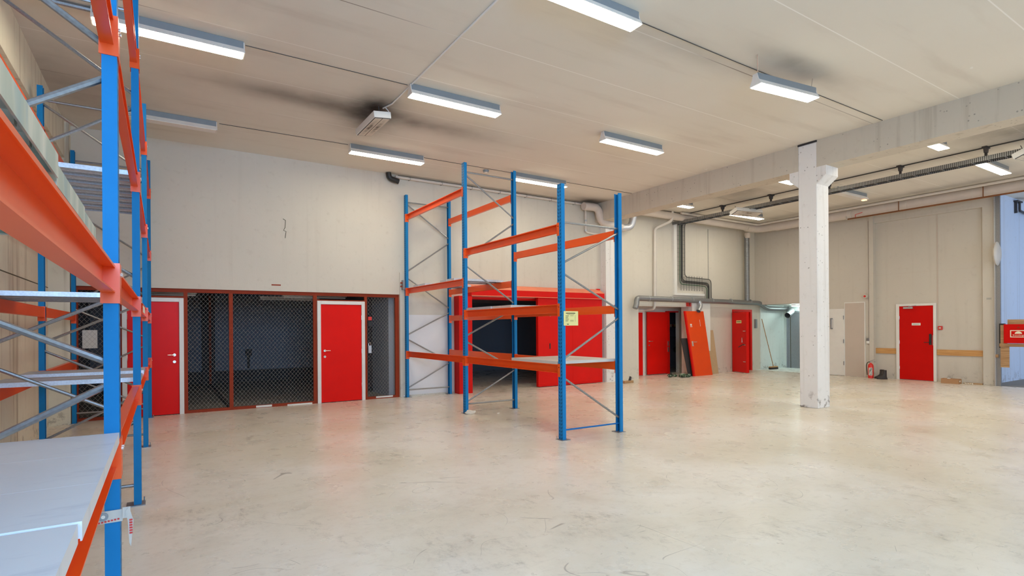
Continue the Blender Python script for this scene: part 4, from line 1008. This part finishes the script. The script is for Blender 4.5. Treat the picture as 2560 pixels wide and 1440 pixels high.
# opening edge
tk = thing('door_track', (18.28, 5.24, 0), 'grey steel vertical door track at the edge of the right opening', 'track')
MB().box(18.24, 18.30, 5.20, 5.32, 0, 5.0).build('channel', 'galv_dark', tk); MB().box(18.22, 18.24, 5.29, 5.32, 0, 4.99).build('side_strip', 'galv', tk)
MB().box(18.215, 18.26, 5.24, 5.30, .74, .82).build('wood_patch', 'oldwood', tk)
mr = thing('safety_mirror', (18.16, 5.22, 3.42), 'round cream mirror seen edge-on at the side opening', 'mirror')
q = MB().lathe([(.02, -.05), (.2, -.03), (.30, 0), (.31, .01), (.30, .03)], (0, 0, 0), 28, 'y').build('disc', 'mirror', mr, True, local=True)
MB().tube([(0, 0, 0), (.1, .02, 0)], .015, 8).build('bracket', 'iron', mr, local=True)
mr.rotation_euler = (0, 0, math.radians(3))
# hose box
hb = thing('fire_hose_box', (18.1, 4.7, 1.0), 'red fire hose box with cream sign on a timber frame, cut by the right edge', 'fire hose box')
MB().box(18.02, 18.08, 4.05, 5.08, 1.12, 1.60).build('red_case', 'red_exit', hb, bevel=.01)
MB().box(18.085, 18.12, 4.05, 5.02, 1.60, 1.72).box(18.085, 18.12, 4.0, 5.18, 1.03, 1.11).box(18.085, 18.11, 5.03, 5.16, 1.11, 1.58).build('timber_frame', 'oldwood', hb)
MB().box(18.12, 18.15, 5.0, 5.17, .50, 1.04).build('hanging_board', 'oldwood', hb)
MB().box(18.13, 18.24, 5.1, 5.2, 1.0, 1.62).build('black_mount', 'rubber', hb)
cy2 = 4.79
f_ = MB().box(18.014, 18.02, cy2 - .16, cy2 + .16, 1.27, 1.45).build('sign_plate', 'signcream', hb)
f2 = MB().box(18.010, 18.014, cy2 - .138, cy2 + .138, 1.29, 1.43).build('sign_field', 'red_exit', f_)
nP = 14
MB().prism([(18.006, cy2 + math.cos(math.pi * i / nP) * .07, 1.36 + math.sin(math.pi * i / nP) * .06) for i in range(nP + 1)], (.004, 0, 0)).build('dome_symbol', 'signcream', f_)
text('sign_lettering', 'Brannslange', .046, 'signcream', (18.008, cy2, 1.325), (math.radians(90), 0, math.radians(-90)), f_, .001)
MB().box(18.012, 18.02, cy2 - .03, cy2 + .03, 1.50, 1.515).prism([(18.012, cy2 - .02, 1.52), (18.012, cy2 + .02, 1.52), (18.012, cy2, 1.545)], (.008, 0, 0)).build('small_emblem', 'oxide', hb)
MB().box(18.10, 18.30, 4.0, 4.06, 0, 2.0).build('timber_upright', 'oldwood', hb)
# pipe bracket on blue wall
pb = thing('wall_bracket', (20.7, 5.45, 4.8), 'dark steel U shaped bracket high on the blue wall', 'bracket')
MB().tube([(20.55, 5.42, 5.08), (20.55, 5.42, 4.82), (21.4, 5.42, 4.78)], .03, 8, .05).build('bent_bar', 'iron', pb, True); MB().box(20.35, 20.75, 5.4, 5.5, 5.06, 5.10).build('top_plate', 'iron', pb); MB().box(20.40, 20.46, 5.44, 5.5, 4.75, 5.06).build('side_strap', 'iron', pb)
# closet shelves
cs = thing('closet_shelf', (14.9, 13.9, 0), 'dark shelves with small items inside the closet doorway', 'shelf')
for z in (1.18, 1.56): MB().box(14.6, 16.7, 13.9, 14.5, z, z + .03).build('shelf_board', 'store_dark', cs)
for x in (14.7, 16.05): MB().box(x, x + .04, 13.86, 13.9, 0, 2.1).build('upright', 'store_dark', cs)
for i in range(5):
    j = MB().lathe([(.03, 0), (.035, .02), (.03, .09), (.02, .10)], (15.75 + i * .11, 14.0, 1.59), 12).build('jar', ('yellow', 'cardboard', 'oxide')[i % 3], None, True)
    tag(j, '%s small jar from the left on the upper closet shelf' % ORD[i], 'jar', 'jars on the closet shelf')
ch = MB().blob((15.95, 13.84, .75), (.1, .08, .13), 9, .1).build('hanging_helmet', 'black'); tag(ch, 'dark lump hanging in the closet doorway', 'helmet')
cl2 = MB().blob((9.5, 17.9, 1.75), (.14, .1, .2), 12, .1).build('hanging_bag', 'store_dark'); tag(cl2, 'dark bag hanging on the wall of the dark room', 'bag')
ub = thing('wall_clamp', (4.75, 12.15, 2.55), 'small rusty steel clamp where the far rack post meets the wall', 'clamp')
MB().box(4.70, 4.76, 12.08, 12.17, 2.50, 2.72).build('plate', 'galv_dark', ub); MB().box(4.66, 4.80, 12.1, 12.14, 2.56, 2.59).box(4.66, 4.80, 12.1, 12.14, 2.64, 2.67).build('strap', 'oxide', ub)

for o in bpy.data.objects:
    if o.type == 'EMPTY' and o.get('label') == '': o['label'] = o.name
bpy.context.view_layer.update()
